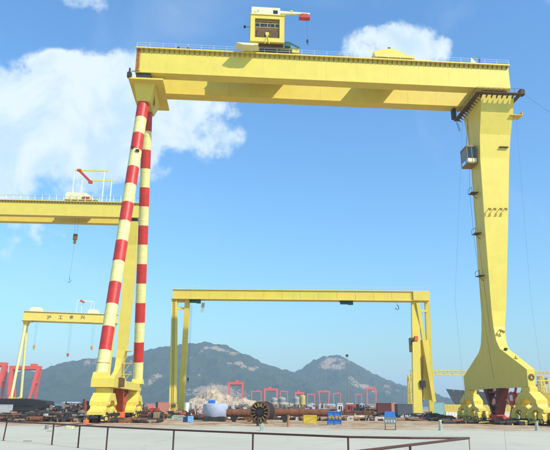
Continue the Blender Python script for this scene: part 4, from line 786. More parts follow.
# ------------------------------------------------------------------ far red cranes
def redcrane(pxl, pxr, pyt, Y, label, gh=4.0, flare=.0, hw=2.0):
    a = at(pxl, pyt, Y); c = at(pxr, pyt, Y); r = thing('red_gantry_crane', label, 'gantry crane', ((a.x + c.x) / 2, Y, 0), 0, 'red cranes across the harbour'); w = (c.x - a.x) / 2; z = (a.z + c.z) / 2
    MB().box(-w, w, -hw, hw, z - gh, z).build('girder', FARRED, r); tx = rnd.uniform(-.55, .4) * w; MB().cbox(tx, tx + w * .4, -hw * .8, hw * .8, z + .01, z + gh * rnd.uniform(.5, .9), .3).build('trolley', FARRED, r)
    MB().box(-w * .95, w * .95, hw + 1.2, hw + 2.6, z - gh * 1.3, z - gh * .2).build('second_girder', FARRED, r)
    for g in (-1, 1):
        x = g * w * .86; k = gh * (.52 if Y < 1100 else .36)
        for e in (-1, 1):
            MB().hexa([(x - k * .5 - g * flare, e * w * .5 - k * .6, 1.2), (x + k * .5 - g * flare, e * w * .5 - k * .6, 1.2), (x + k * .5 - g * flare, e * w * .5 + k * .6, 1.2), (x - k * .5 - g * flare, e * w * .5 + k * .6, 1.2)],
                      [(x - k, e * k * 1.2 - k, z - gh), (x + k, e * k * 1.2 - k, z - gh), (x + k, e * k * 1.2 + k, z - gh), (x - k, e * k * 1.2 + k, z - gh)]).build('leg', FARRED, r)
        MB().box(x - k - g * flare, x + k - g * flare, -w * .55 - k, w * .55 + k, 0, 2.4).build('sill_beam', FARRED, r)
        MB().box(x - k * .6 - g * flare * .4, x + k * .6 - g * flare * .4, -w * .2, w * .2, z * .55, z * .55 + gh * .4).build('cross_beam', FARRED, r)
    return r
redcrane(-22, 7.5, 362.5, 1000, 'tall red gantry crane cut off by the left edge of the picture', 5.5, 3, 4)
redcrane(10.5, 41.5, 366, 1000, 'tall red gantry crane behind the legs of the distant lettered crane', 5.2, 6, 4)
redcrane(228, 244, 382, 1250, 'red gantry crane standing over the pale quarry stone', 5, 1, 3)
redcrane(264, 278, 388.5, 1500, 'red gantry crane behind the two grey silos', 5, 0, 3)
redcrane(251, 262, 391, 1750, 'faint red gantry crane just left of the crane behind the grey silos', 3, 0, 2)
redcrane(280, 288, 391, 1800, 'small faint red gantry crane just right of the grey silos', 3, 0, 2)
redcrane(295, 304, 392, 1500, 'red gantry crane rising behind the yellow sided silo', 5, 0, 3)
redcrane(318, 330, 391, 1650, 'faint red gantry crane right of the yellow sided silo', 4, 3, 2)
redcrane(366, 376, 388, 1600, 'faint red gantry crane at the foot of the right hill', 4.5, 0, 2)
redcrane(333, 341, 393, 1900, 'small faint red gantry crane just left of the lamp mast', 3, 0, 2)
redcrane(355, 362, 394, 1950, 'small faint red gantry crane just right of the lamp mast', 3, 1, 2)
redcrane(307, 315, 394, 1950, 'small faint red gantry crane between the yellow silo and the faint wider crane', 3, 0, 2)
redcrane(538, 560, 390, 1500, 'faint red gantry crane at the right edge beyond the ochre block', 4, 0, 2)

# ------------------------------------------------------------------ yard goods
def G(px, py): g = gnd(px, py); g.z = 0; return g
def size(px0, px1, pyt, pyb, Y=None):
    g = G((px0 + px1) / 2, pyb) if Y is None else Vector((at((px0 + px1) / 2, pyb, Y).x, Y, 0)); Y = g.y
    return g, at(px1, pyb, Y).x - at(px0, pyb, Y).x, at((px0 + px1) / 2, pyt, Y).z
def container(px0, px1, pyt, pyb, m, label, depth=2.4, Y=None, rz=0.0, door=None):
    g, w, h = size(px0, px1, pyt, pyb, Y); r = thing('container', label, 'container', g, rz)
    x0, x1 = -w / 2, w / 2; q = MB(); q.box(x0 + .08, x1 - .08, .08, depth - .08, .16, h - .1); q.build('shell', m, r)
    q = MB()
    for x in (x0, x1 - .16):
        for y in (0, depth - .16): q.box(x, x + .16, y, y + .16, .0, h)
    for z in (.0, h - .16): q.box(x0 + .16, x1 - .16, 0, .12, z + .002, z + .15); q.box(x0 + .16, x1 - .16, depth - .12, depth, z + .002, z + .15); q.box(x0, x0 + .12, .16, depth - .16, z + .002, z + .15); q.box(x1 - .12, x1, .16, depth - .16, z + .002, z + .15)
    q.build('corner_frame', m, r)
    q = MB(); n = max(4, int(w / .32)); 
    for i in range(n): x = x0 + .22 + (w - .44) * (i + .5) / n; q.prism([(x - .10, .081), (x + .10, .081), (x + .05, .03), (x - .05, .03)], 'z', .2, h - .2)
    for i in range(6): y = .3 + (depth - .6) * i / 5; q.box(x0 + .03, x0 + .079, y - .08, y + .08, .2, h - .2); q.box(x1 - .079, x1 - .03, y - .08, y + .08, .2, h - .2)
    q.build('corrugation', m, r, stuff=True)
    return r
def drum(px0, px1, pyt, pyb, m, label, cat='drum', name='drum'):
    g, w, h = size(px0, px1, pyt, pyb); R_ = w / 2; q = MB(); q.tube((0, 0, 0), (0, 0, h * .97), R_ * .95, n=18)
    for z in (0, .33, .64, .96): q.tube((0, 0, h * z), (0, 0, h * (z + .04)), R_, n=18)
    o = q.build(name, m, smooth=False); o.location = g; return tag(o, label, cat)
def crate(px0, px1, pyt, pyb, m, label, depth=None, cat='crate', rz=0.0, Y=None):
    g, w, h = size(px0, px1, pyt, pyb, Y); d = depth or max(.8, w * .7); r = thing('crate', label, cat, g, rz); q = MB(); q.box(-w / 2 + .05, w / 2 - .05, .05, d - .05, .12, h - .06); q.build('panel_box', m, r)
    q = MB()
    for x in (-w / 2, w / 2 - .12): 
        for y in (0, d - .12): q.box(x, x + .12, y, y + .12, 0, h)
    q.box(-w / 2 + .12, w / 2 - .12, 0, .045, h - .2, h - .01); q.box(-w / 2 + .12, w / 2 - .12, 0, .045, .05, .2); q.bar((-w / 2 + .15, .02, .2), (w / 2 - .15, .02, h - .2), .09, .04); q.box(-w / 2, w / 2, 0, d, h - .0, h + .05); q.build('frame', m, r); return r
def plates(px0, px1, pyt, pyb, m, label, depth=4.0, n=5, rz=0.0, Y=None):
    g, w, h = size(px0, px1, pyt, pyb, Y); r = thing('plate_stack', label, 'steel plates', g, rz); h = max(h, .3)
    for i in range(n):
        a = rnd.uniform(-.35, .35); b = rnd.uniform(0, .8); q = MB(); q.box(-w / 2 + a, w / 2 + a * .6 - rnd.uniform(0, w * .15), b * .3, depth - b, h * i / n + .02, h * (i + .72) / n); q.build('plate', m if i % 2 else RUST, r)
    q = MB()
    for k in range(4): x = -w / 2 + w * (k + .5) / 4; q.box(x - .12, x + .12, .2, depth - .2, 0, h * .98)
    q.build('timber_spacer', WOOD, r); return r
def junk(px0, px1, pyt, pyb, ms, label, n=60, depth=6.0, cat='scrap pile', Y=None, long=False):
    """scrap heap: steel pieces leaning over each other; pieces per material joined"""
    g, w, h = size(px0, px1, pyt, pyb, Y); r = thing('scrap_pile', label, cat, g); lists = [MB() for _ in ms]
    for i in range(n):
        k = rnd.randrange(len(ms)); x = rnd.uniform(-w / 2, w / 2); y = rnd.uniform(0, depth); top = h * (1 - abs(x) / (w / 2) * .45) * rnd.uniform(.35, 1.0); t_ = rnd.random()
        if t_ < .35: L_ = rnd.uniform(.15, .4 if long else .25) * w; a = rnd.uniform(-.35, .35); lists[k].bar((x - L_ / 2, y, top * .6 - a * L_ * .2 + .1), (x + L_ / 2, y + rnd.uniform(-1, 1), top * .6 + a * L_ * .2 + .15), rnd.uniform(.12, .35))
        elif t_ < .6: s_ = rnd.uniform(.3, .9); lists[k].cbox(x - s_, x + s_, y - .4, y + .5, 0, top, .08)
        elif t_ < .8: lists[k].bar((x, y, 0), (x + rnd.uniform(-.8, .8), y + rnd.uniform(-.5, .5), top * 1.1 + .1), rnd.uniform(.1, .25))
        else: rr_ = rnd.uniform(.2, .5); lists[k].tube((x - 1, y, top * .5 + .1), (x + 1.2, y + .4, top * .5 + .15), rr_, n=10)
    for b, m in zip(lists, ms):
        if b.v: b.build('scrap_piece', m, r, stuff=True)
    return r
# far left: dark hull block, plates, small goods
g, w, h = size(-14, 46, 398.5, 411); hb = thing('hull_section', 'long black hull section lying at the left edge of the yard', 'hull section', g)
q = MB(); q.prism([(-w / 2, 0), (w / 2 - 4, 0), (w / 2, h * .55), (w / 2 - .6, h * .8), (w / 2 - 6, h * .95), (w / 2 - 8, h), (-w / 2, h * .97)], 'y', 0, 9); q.build('hull_plating', HULLD, hb)
q = MB()
for i in range(11): x = -w / 2 + 1 + i * (w - 8) / 11; q.box(x, x + .25, -.25, -.002, .2, h * .93)
q.box(-w / 2, w / 2 - 5, -.35, -.252, h * .45, h * .52); q.build('frame_rib', HULLD, hb)
q = MB()
for i in range(12): x = -w / 2 + 1 + i * (w - 10) / 11; q.bar((x, 1, h * .95), (x + rnd.uniform(-.4, .4), 1, h + rnd.uniform(.4, 1.6)), .12)
q.build('deck_stanchion', RUSTRED, hb, stuff=True)
container(-4, 8.5, 404.5, 412.5, LGREY, 'pale hut with a blue door at the left edge in front of the black hull', 3)
g, w, h = size(-3, 2, 405.5, 412.4); q = MB(); q.cbox(-w / 2, w / 2, 0, .15, .1, h, .04); o = q.build('blue_sheet', BLUE); o.location = g + Vector((0, -.35, 0)); tag(o, 'blue sheet leaning on the pale hut at the left edge', 'sheet')
plates(10, 42, 409.8, 414, DARK, 'wide low stack of dark plates in front of the black hull section', 6, 5)
plates(-6, 26, 414.5, 418.5, DARK, 'flat dark plates nearest the left edge', 5, 4); plates(28, 56, 416.5, 420, RUSTL, 'pale rusty plates left of the small white drum', 4, 4)
junk(44, 72, 402, 412.5, [DARK, DARK, HULLD, RUST, GREY, WOOD], 'dark heap of scrap steel behind the small blue box', 130, 10)
junk(68, 96, 398, 411, [DARK, DARK, HULLD, RUST, RUSTRED], 'tall dark scrap heap left of the striped legs', 90, 10); junk(60, 90, 410, 417.5, [DARK, HULLD, DARK, RUST, WOOD, RUSTL, GREY], 'low mixed scrap in front of the striped legs', 90, 6)
junk(-10, 60, 402, 409.5, [HULLD, DARK, RUST], 'dark jumble of steel along the left horizon', 120, 14, Y=330)
junk(0, 60, 410, 416.5, [HULLD, DARK, DARK, HULLD, RUST, WOOD], 'low dark jumble of beams in front of the black hull section', 150, 10, long=True); junk(8, 98, 416.0, 422, [DARK, WOOD, DARK, HULLD, DARK, RUST], 'flat line of dark beams just behind the left end of the railing', 170, 6, long=True); junk(-12, 40, 416, 421.5, [DARK, RUST, HULLD], 'dark flat pile of beams at the left edge', 90, 5, long=True)
container(54.3, 60, 405.5, 411.8, BLUE, 'small blue box van body among the dark scrap at left', 2.5)
drum(50.6, 54.0, 406, 411.5, WHITE, 'white upright tank left of the small blue box', 'tank', 'tank'); drum(60.6, 65, 406, 411.8, WHITE, 'white upright tank right of the small blue box', 'tank', 'tank')
drum(42.5, 48, 413.5, 418.5, LGREY, 'squat pale drum in front of the dark scrap at left'); drum(44.6, 48.4, 425, 429.4, GREY, 'small grey drum on the concrete under the railing')
g, w, h = size(65, 72.5, 425.5, 428.8); q = MB(); q.cbox(-w / 2, w / 2, 0, .7, 0, h, .08); o = q.build('concrete_block', mat('yellowish block', (.62, .58, .32), .8, var=.2, scale=3)); o.location = g; tag(o, 'yellowish concrete block lying under the railing left of the striped legs', 'block')
for px0, px1, py, lab in ((23, 31, 441.5, 'weathered plank lying on the concrete at lower left'), (46.5, 51.5, 431.5, 'short ochre plank on the concrete beyond the second railing post')):
    g, w, h = size(px0, px1, py - 1, py); q = MB(); q.box(-w / 2, w / 2, 0, .18, 0, .06); q.box(-w / 2 + .1, w / 2 - .05, .2, .36, .0, .05); o = q.build('plank', WOOD); o.location = g; tag(o, lab, 'plank')
# crane rails
for (Fx, x0, lab) in ((F1, 1.15, 'crane rail pair under the striped legs'), (F1, K1['X0'] + .8, 'crane rail pair under the broad leg')):
    q = MB()
    for e in (-1, 1):
        xr = x0 + e * (1.3 if x0 < 5 else .92); q.bar(Fx.world(xr, -70 if False else -34, .07), Fx.world(xr, 160, .07), .14, .14)
    q.bar(Fx.world(x0 - 2.2, -34, .02), Fx.world(x0 - 2.2, 160, .02), .4, .04); o = q.build('crane_rail', RUST); tag(o, lab, 'rail')
# between striped legs and plain gantry
container(149, 156.8, 408, 417, REDC, 'bright red container right of the striped legs', 3); container(157.5, 168.5, 402, 412.5, PINK, 'faded pink container left of the plain gantry legs', 3)
crate(155.5, 158.8, 402, 412, DARK, 'tall black cabinet left of the pink container', 1.5, 'cabinet'); container(146, 153, 403.5, 410.5, PINK, 'small faded pink hut behind the bright red container', 3)
crate(144.5, 149.5, 413.5, 418, WHITE, 'white crate beside the bright red container'); crate(160, 167, 412.5, 417.5, ORB, 'ochre crate in front of the faded pink container'); crate(167.5, 171.0, 414.5, 418.6, GREEN, 'dark green crate near the plain gantry legs')
def spool(px, pyc, rpx, Y, wd, rz, label, m, rim, spokes=12, solid=False):
    c = at(px, pyc, Y); R_ = rpx / FPX * Y * 1.02; r = thing('cable_drum', label, 'cable drum', (c.x, Y, 0), rz); c.z = max(c.z, R_ + .02)
    for e, nm in ((-1, 'flange'), (1, 'flange')):
        q = MB(); y = e * wd / 2; n = 28
        vs = [(math.cos(2 * math.pi * i / n) * rr, y + dy, c.z + math.sin(2 * math.pi * i / n) * rr) for rr in (R_, R_ * .86) for dy in (-.09, .09) for i in range(n)]
        fs = []
        for i in range(n): j = (i + 1) % n; fs += [(i, j, n + j, n + i), (2 * n + i, 3 * n + i, 3 * n + j, 2 * n + j), (i, 2 * n + i, 2 * n + j, j), (n + i, n + j, 3 * n + j, 3 * n + i)]
        q.add(vs, fs); fl = q.build(nm, rim, r)
        for i in range(spokes): a = 2 * math.pi * i / spokes; s_ = MB(); s_.bar((math.cos(a) * R_ * (.5 if solid else .2), y, c.z + math.sin(a) * R_ * (.5 if solid else .2)), (math.cos(a) * R_ * .88, y, c.z + math.sin(a) * R_ * .88), R_ * .2, .1); s_.build('spoke', SPOKE if solid else rim, fl)
    q = MB(); q.tube((0, -wd / 2 + .1, c.z), (0, wd / 2 - .1, c.z), R_ * (.93 if solid else .62), n=28); q.build('core', m, r); q = MB(); q.tube((0, -wd / 2 - .15, c.z), (0, wd / 2 + .15, c.z), R_ * (.3 if solid else .17), n=12); q.build('hub', DARK, r)
    q = MB()
    for g_ in (-1, 1): q.prism([(g_ * R_ * .9, 0), (g_ * R_ * .35, 0), (g_ * R_ * .62, R_ * .38)], 'y', -wd / 2, wd / 2)
    q.build('chock', WOOD, r); return r
spool(173.3, 405.8, 3.8, 172, 1.0, .1, 'small yellow spoked cable drum in front of the plain gantry legs', DARK, mat('ochre drum paint', (.40, .26, .07), .7, var=.3, scale=2), 8)
crate(172.5, 183, 415.5, 420, PGREEN, 'low pale green chest in front of the plain gantry legs', 1.5); crate(182.8, 187.2, 417, 422.3, NAVY, 'dark blue crate beside the light blue one'); crate(187.6, 192.8, 416.5, 422.3, LBLUE, 'light blue crate left of the tarpaulin covered tank')
junk(188, 203, 404, 418, [WOOD, RUST, RUSTRED, DARK, RUSTL, LGREY], 'brown heap of timber and castings left of the tarpaulin covered tank', 70, 6, 'scrap pile'); junk(128, 150, 405, 416, [RUST, DARK, REDC, WOOD], 'reddish scrap heap between the striped legs and the bright red container', 70, 12)
drum(184, 188.5, 402.5, 412, WHITE, 'white upright tank behind the dark blue crate', 'tank', 'tank'); drum(189.5, 194.5, 403, 411.5, LGREY, 'pale grey upright tank behind the light blue crate', 'tank', 'tank')
# tarpaulin covered tank
g, w, h = size(201, 226.5, 403.5, 421.5); tk = thing('covered_tank', 'round tank under a pale blue-grey tarpaulin on a black base', 'tank', g + Vector((0, 2.6, 0)))
z0 = at(213, 416, g.y).z
q = MB(); n = 40
def wr(rx, ry, z, amp, ph): return [(rx * math.cos(2 * math.pi * i / n) * (1 + amp * math.sin(i * 2.9 + ph)), ry * math.sin(2 * math.pi * i / n) * (1 + amp * math.sin(i * 2.9 + ph)), z + amp * .6 * math.sin(i * 1.3 + ph)) for i in range(n)]
q.loft([wr(w * .40, 2.1, z0 - .35, .025, 0), wr(w * .47, 2.4, z0 + .3, .02, .4), wr(w * .5, 2.55, (z0 + h) / 2, .012, .8), wr(w * .5, 2.55, h - .5, .006, 1), wr(w * .48, 2.45, h - .12, .004, 1), wr(w * .42, 2.1, h - .02, .002, 1)]); q.build('tarpaulin', TARP, tk, smooth=True)
q = MB(); q.cbox(-w * .44, w * .42, -2.2, 2.2, .02, z0 - .1, .15); q.build('base', DARK, tk)
q = MB(); q.cbox(-w * .28, -w * .02, -1.2, .6, h - .01, at(209, 400, g.y).z, .12); q.build('blue_cap', BLUE, tk)
# long rusty pipe, big spoked drum
def bigpipe(px0, px1, pyt, pyb, Y, label, m=RUST, rzp=0):
    a = at(px0, (pyt + pyb) / 2, Y); c = at(px1, (pyt + pyb) / 2, Y); R_ = (pyb - pyt) / FPX * Y / 2 * 1.03; zc = max((a.z + c.z) / 2, R_ + .3); r = thing('steel_pipe', label, 'pipe', ((a.x + c.x) / 2, Y, 0)); w = (c.x - a.x) / 2; n = 24
    q = MB(); ri = R_ * .9; vs = [(x, rr * math.cos(2 * math.pi * i / n), zc + rr * math.sin(2 * math.pi * i / n)) for x in (-w, w) for rr in (R_, ri) for i in range(n)]; fs = []
    for i in range(n): j = (i + 1) % n; fs += [(i, 2 * n + i, 2 * n + j, j), (n + i, n + j, 3 * n + j, 3 * n + i), (i, j, n + j, n + i), (2 * n + i, 3 * n + i, 3 * n + j, 2 * n + j)]
    q.add(vs, fs); q.build('pipe_shell', m, r, smooth=True)
    k = max(2, int(w * 2 / 5))
    for i in range(k + 1):
        x = -w + .3 + (2 * w - .6) * i / k; q = MB(); q.tube((x - .06, 0, zc), (x + .06, 0, zc), R_ + .04, n=24); q.build('weld_ring', RUST, r)
    for i in range(k):
        x = -w + 2 * w * (i + .5) / k; q = MB(); q.hexa([(x - .3, -R_ * .5, 0), (x + .3, -R_ * .5, 0), (x + .3, R_ * .5, 0), (x - .3, R_ * .5, 0)], [(x - .75, -R_ * .8, zc - R_ * .86), (x + .75, -R_ * .8, zc - R_ * .86), (x + .75, R_ * .8, zc - R_ * .86), (x - .75, R_ * .8, zc - R_ * .86)]); q.build('saddle', RUST if i % 2 else DARK, r)
    return r
bigpipe(226.5, 257, 409.6, 416.6, 122, 'thick rusty pipe left of the big spoked drum'); bigpipe(270, 329, 409.4, 416.0, 121, 'long thick rusty pipe right of the big spoked drum')
SPOKE = mat('ochre spoke paint', (.40, .24, .07), .8, var=.4, scale=3)
spool(262.8, 412.2, 9.8, 113, 2.6, -.42, 'big rusty spoked cable drum in the middle of the yard', mat('black wound cable', (.025, .018, .02), .7, var=.3, scale=2), mat('rusty drum rim', (.17, .075, .03), .8, var=.4, scale=2), 14, True)
junk(222, 256, 415, 420.5, [WOOD, RUSTL, RUST, CONC], 'pale timber clutter under the left rusty pipe', 90, 4, 'timber', long=False); junk(272, 304, 414.5, 420, [WOOD, RUST, RUSTL, DARK, CONC], 'brown trestles and timber under the long rusty pipe', 110, 4, 'timber')
g, w, h = size(260, 264.4, 423.5, 431); q = MB(); q.cbox(-w / 2, w / 2, -.3, .3, 0, h * .75, .06); q.cbox(-w * .36, w * .36, -.22, .22, h * .75, h, .06); o = q.build('marker_post', PGREEN); o.location = g; tag(o, 'pale green marker post in front of the big spoked drum', 'marker post')
g, w, h = size(286.7, 289.6, 416, 427); q = MB(); q.tube((0, 0, 0), (0, 0, h), w * .42, n=12); q.tube((0, 0, h), (0, 0, h + .1), w * .55, n=12); o = q.build('bollard_post', RUSTL); o.location = g; tag(o, 'rusty upright post in front of the long rusty pipe', 'post')
g, w, h = size(256.3, 259.3, 417, 426); q = MB(); q.tube((0, 0, 0), (0, 0, h), w * .4, n=12); q.cbox(-w * .6, w * .6, -.3, .3, 0, .15, .03); o = q.build('bollard_post', DARK); o.location = g; tag(o, 'short dark post below the big spoked drum', 'post')
crate(303.5, 317, 415.5, 424, mat('mustard paint', (.62, .44, .04), .6, var=.15, scale=2, stain=.3), 'mustard yellow chest in front of the long rusty pipe', 1.2, 'chest')
# blue rack with gas bottles lying end-on
g, w, h = size(328, 341.5, 411.3, 425); rk = thing('bottle_rack', 'blue steel rack holding a row of round yellow-brown bottle ends', 'rack', g)
q = MB()
for x in (-w / 2, -.06, w / 2 - .12):
    for y in (0, 1.3): q.box(x, x + .12, y, y + .12, 0, h)
for z in (.15, h * .36, h * .68, h - .14): q.box(-w / 2 + .12, w / 2 - .12, 0.003, .1, z, z + .12)
q.build('rack_frame', BLUE, rk)
q = MB(); q.box(-w / 2 + .1, w / 2 - .1, .12, 1.25, h * .70, h - .16); q.box(-w / 2 + .1, w / 2 - .1, .12, 1.25, .26, h * .34); q.build('blue_panel', BLUE, rk)
for i in range(4):
    x = -w / 2 + w * (i + .5) / 4; q = MB(); q.tube((x, -.05, h * .52), (x, 1.25, h * .52), w * .11, n=14); q.tube((x, -.15, h * .52), (x, -.05, h * .52), w * .06, n=10); q.build('bottle', mat('bottle brown', (.42, .27, .08), .5, var=.2), rk)
# small white and red cabins with the mast behind
def cabin(px0, px1, pyt, pyb, m, label, Y=None):
    g, w, h = size(px0, px1, pyt, pyb, Y); r = thing('cabin', label, 'cabin', g); q = MB(); q.cbox(-w / 2, w / 2, 0, 3, 0, h * .86, .1); q.build('wall', m, r); q = MB(); q.prism([(-w / 2 - .15, h * .862), (w / 2 + .15, h * .862), (w / 2, h), (-w / 2, h)], 'y', -.15, 3.1); q.build('roof', LGREY, r)
    q = MB(); q.box(-w * .3, w * .02, -.06, -.003, h * .35, h * .72); q.build('window', GLASS, r); q = MB(); q.box(w * .12, w * .38, -.05, -.003, .02, h * .7); q.build('door', DARK, r); return r
cabin(337.5, 343, 403, 411, WHITE, 'small white cabin with a dark door left of the mast', 260); cabin(346.5, 353.5, 403, 411.5, REDC, 'small reddish cabin right of the mast', 260)
a = gnd(348.6, 411.5); t_ = at(347, 354.5, a.y); ms = thing('lamp_mast', 'tall thin mast with a dark lamp head between the two small cabins', 'mast', (a.x, a.y, 0)); dx = t_.x - a.x
q = MB(); q.tube((0, 0, 0), (dx, 0, t_.z - 1.2), .22, .13, n=8); q.build('pole', RUSTL, ms)
q = MB(); q.cbox(dx - .7, dx + .7, -.5, .5, t_.z - 1.2, t_.z, .15); q.build('lamp_head', DARK, ms)
q = MB()
for i in range(int(t_.z / 1.2)): z = 1 + i * 1.2; x = dx * z / t_.z; q.bar((x - .32, 0, z), (x + .32, 0, z), .07)
q.build('climbing_rung', RUST, ms, stuff=True)
q = MB(); q.cbox(-.6, .6, -.6, .6, 0, .5, .05); q.build('base', CONC, ms)
# rusty plates and clutter right of the rack
plates(341, 379, 410.8, 415.3, RUST, 'long stack of rusty plates right of the blue rack', 6, 6); junk(341, 384, 414.5, 420.8, [WOOD, RUSTL, CONC, DARK, RUST], 'pale timber clutter between the blue rack and the blue stand', 170, 5, 'timber', long=True)
container(378, 391.5, 403, 413.5, MAROON, 'dark maroon container left of the slate grey one', 4); container(391.8, 396.5, 402.5, 412.8, PINK, 'narrow salmon hut between the maroon and the slate containers', 3)
container(398.3, 414.5, 404, 415.8, SLATE, 'slate grey container left of the plain gantry right legs', 6)
for i, px in enumerate((402.5, 408.5, 413)):
    g, w, h = size(px - 1.8, px + 1.8, 416.5, 420.5); q = MB(); q.cbox(-w / 2, w / 2, 0, .8, 0, h, .08); q.box(-w / 4, w / 4, .2, .5, h, h + .12); o = q.build('concrete_block', CONC); o.location = g
    tag(o, ('left', 'middle', 'right')[i] + ' one of three pale blocks in front of the slate grey container', 'block', 'pale blocks in front of the slate container')
# blue sign stand
g, w, h = size(384.8, 396.5, 411.6, 430); sg = thing('sign_stand', 'blue-topped board on a brown frame stand on the open concrete', 'sign', g)
zm = at(390, 417, g.y).z; zl = at(390, 424, g.y).z
q = MB(); q.prism([(-w * .42, h), (w * .38, h), (w * .5, zm), (-w * .5, zm)], 'y', .0, .14); q.build('blue_board', BLUE, sg)
q = MB(); q.box(-w * .5, w * .5, 0, .12, zl, zm - .01); q.build('lower_board', mat('faded board', (.16, .20, .20), .6, var=.5, scale=6), sg)
for i in range(4): x = -w * .36 + w * .24 * i; q = MB(); q.box(x - .11, x + .11, -.012, -.002, zl + .2, zl + .55); q.build('poster_patch', LGREY, sg)
q = MB(); 
for x in (-w * .44, w * .44): q.box(x - .05, x + .05, .03, .11, 0, zl - .002); q.box(x - .05, x + .05, .5, .58, 0, .1); q.box(x - .05, x + .05, .11, .5, .0, .08)
q.box(-w * .44 + .05, w * .44 - .05, .035, .105, .0, .08); q.build('stand', RAILP, sg)
# forklift by the gantry legs
g, w, h = size(424.5, 433.5, 412.3, 420.8); fk = thing('forklift', 'dark blue forklift truck at the foot of the plain gantry right legs', 'forklift', g)
q = MB(); q.cbox(-w / 2, w * .3, 0, 1.3, .35, h * .55, .12); q.cbox(-w / 2, -w * .15, .05, 1.25, h * .5, h * .75, .15); q.build('body', NAVY, fk)
q = MB()
for x in (-w * .3, w * .2):
    for y in (.05, 1.2): q.bar((x, y, h * .55), (x + .05, y, h), .08)
q.box(-w * .32, w * .26, 0, 1.3, h - .02, h + .08); q.build('overhead_guard', DARK, fk)
q = MB()
for y in (.3, 1.0): q.box(w * .36, w * .42, y - .06, y + .06, .1, h * 1.1); q.box(w * .42, w * .42 + .9, y - .06, y + .06, .1, .18)
q.build('mast', DARK, fk)
for x in (-w * .32, w * .2):
    for y in (-.02, 1.1): q = MB(); q.tube((x, y, .34), (x, y + .24, .34), .34, n=14); q.build('wheel', HULLD, fk)
container(434.3, 445, 402.6, 417, TURQ, 'turquoise container right of the plain gantry', 3)
for px, l_ in ((440.6, 'grey-green marker post in front of the turquoise container'), (537.2, 'grey-green marker post in front of the broad crane leg at right')):
    g, w, h = size(px - 1.7, px + 1.7, 421.5, 430.5); q = MB(); q.tube((0, 0, 0), (0, 0, h), w * .5, w * .44, n=14); q.tube((0, 0, h), (0, 0, h + .06), w * .5, n=14); q.tube((0, 0, 0), (0, 0, .1), w * .7, n=14); o = q.build('marker_post', PGREEN); o.location = g; tag(o, l_, 'marker post')
# white barrier beyond the turquoise container, low clutter along the quay at right
g, w, h = size(446, 458, 412, 417.5); wb_ = thing('road_barrier', 'white barrier boards right of the turquoise container', 'barrier', g)
for i in range(4): q = MB(); x = -w / 2 + w * i / 4; q.box(x + .04, x + w / 4 - .04, 0, .12, .15, h); q.build('board', WHITE, wb_)
q = MB(); 
for i in range(5): x = -w / 2 + w * i / 4; q.box(x - .06, x + .06, .121, .22, 0, h + .1)
q.build('post', RUSTRED, wb_)
container(505, 520, 412, 419.5, WHITE, 'low white hut behind the red braces of the broad leg', 3); crate(498.8, 503.6, 416.5, 424, REDC, 'red cabinet beside the anchor frame of the broad leg', 1.0, 'cabinet')
junk(446, 492, 419.5, 423.8, [DARK, HULLD, YEL2, RUST], 'dark gear on the ground under the far bogie of the broad leg', 120, 6, long=True); junk(505, 560, 419, 425.5, [DARK, HULLD, YEL2, DARK], 'dark gear on the ground under the near bogie of the broad leg', 130, 7, long=True)
junk(86, 150, 418.5, 423, [DARK, RUST, DARK, WOOD], 'low clutter around the bogies of the striped legs', 110, 9, long=True); junk(395, 450, 417.5, 421, [DARK, RUST, WOOD, RUSTL], 'low dark scraps right of the blue stand', 110, 6, long=True)
g, w, h = size(82.5, 87, 418, 424.5); q = MB(); q.cbox(-w / 2, w / 2, 0, 1, 0, h * .7, .1); q.tube((0, .5, h * .7), (0, .5, h), w * .2, n=10); o = q.build('valve_box', ORANGE); o.location = g; tag(o, 'orange box at the left side of the near striped pipe bogie', 'box')
for p0, p1, pt, pb, ms, lab in ((139, 160, 409, 419.5, [DARK, RUST, RUSTRED, WOOD, DARK], 'low dark scrap in front of the bright red container'),
    (168, 184, 409, 416, [DARK, RUST, WOOD, RUSTRED, HULLD], 'dark fittings heaped behind the pale green chest'), (196, 204, 412, 420, [DARK, HULLD, RUST], 'dark castings against the left side of the covered tank'),
    (226, 258, 402.5, 410, [RUST, DARK, WOOD, GREY, LGREY], 'grey and brown fittings behind the left rusty pipe'), (275, 300, 403, 409.5, [LGREY, RUST, GREY, WOOD], 'grey rubble behind the silo feet'),
    (303, 338, 402.5, 411, [RUST, DARK, GREY, LGREY, RUSTRED, WOOD], 'mixed fittings behind the right end of the long rusty pipe'), (338, 380, 403, 412, [DARK, RUST, GREY, RUSTRED, LGREY, HULLD], 'mixed dark fittings behind the stack of rusty plates'),
    (304, 330, 416, 421, [DARK, RUST, WOOD, HULLD], 'dark bars lying around the mustard yellow chest'), (378, 400, 412, 420, [DARK, HULLD, RUST, WOOD], 'dark pile behind the blue-topped board'),
    (398, 436, 413.5, 419.5, [DARK, RUST, HULLD, LGREY], 'dark pile in front of the slate grey container'), (432, 452, 413, 420.5, [DARK, HULLD, RUST, YEL2], 'dark pile at the foot of the turquoise container'),
    (484, 512, 414, 421, [DARK, HULLD, RUST, REDC], 'dark gear heaped behind the anchor frame of the broad leg')):
    junk(p0, p1, pt, pb, ms, lab, int((p1 - p0) * 5), 7, long=(p1 - p0) > 20)
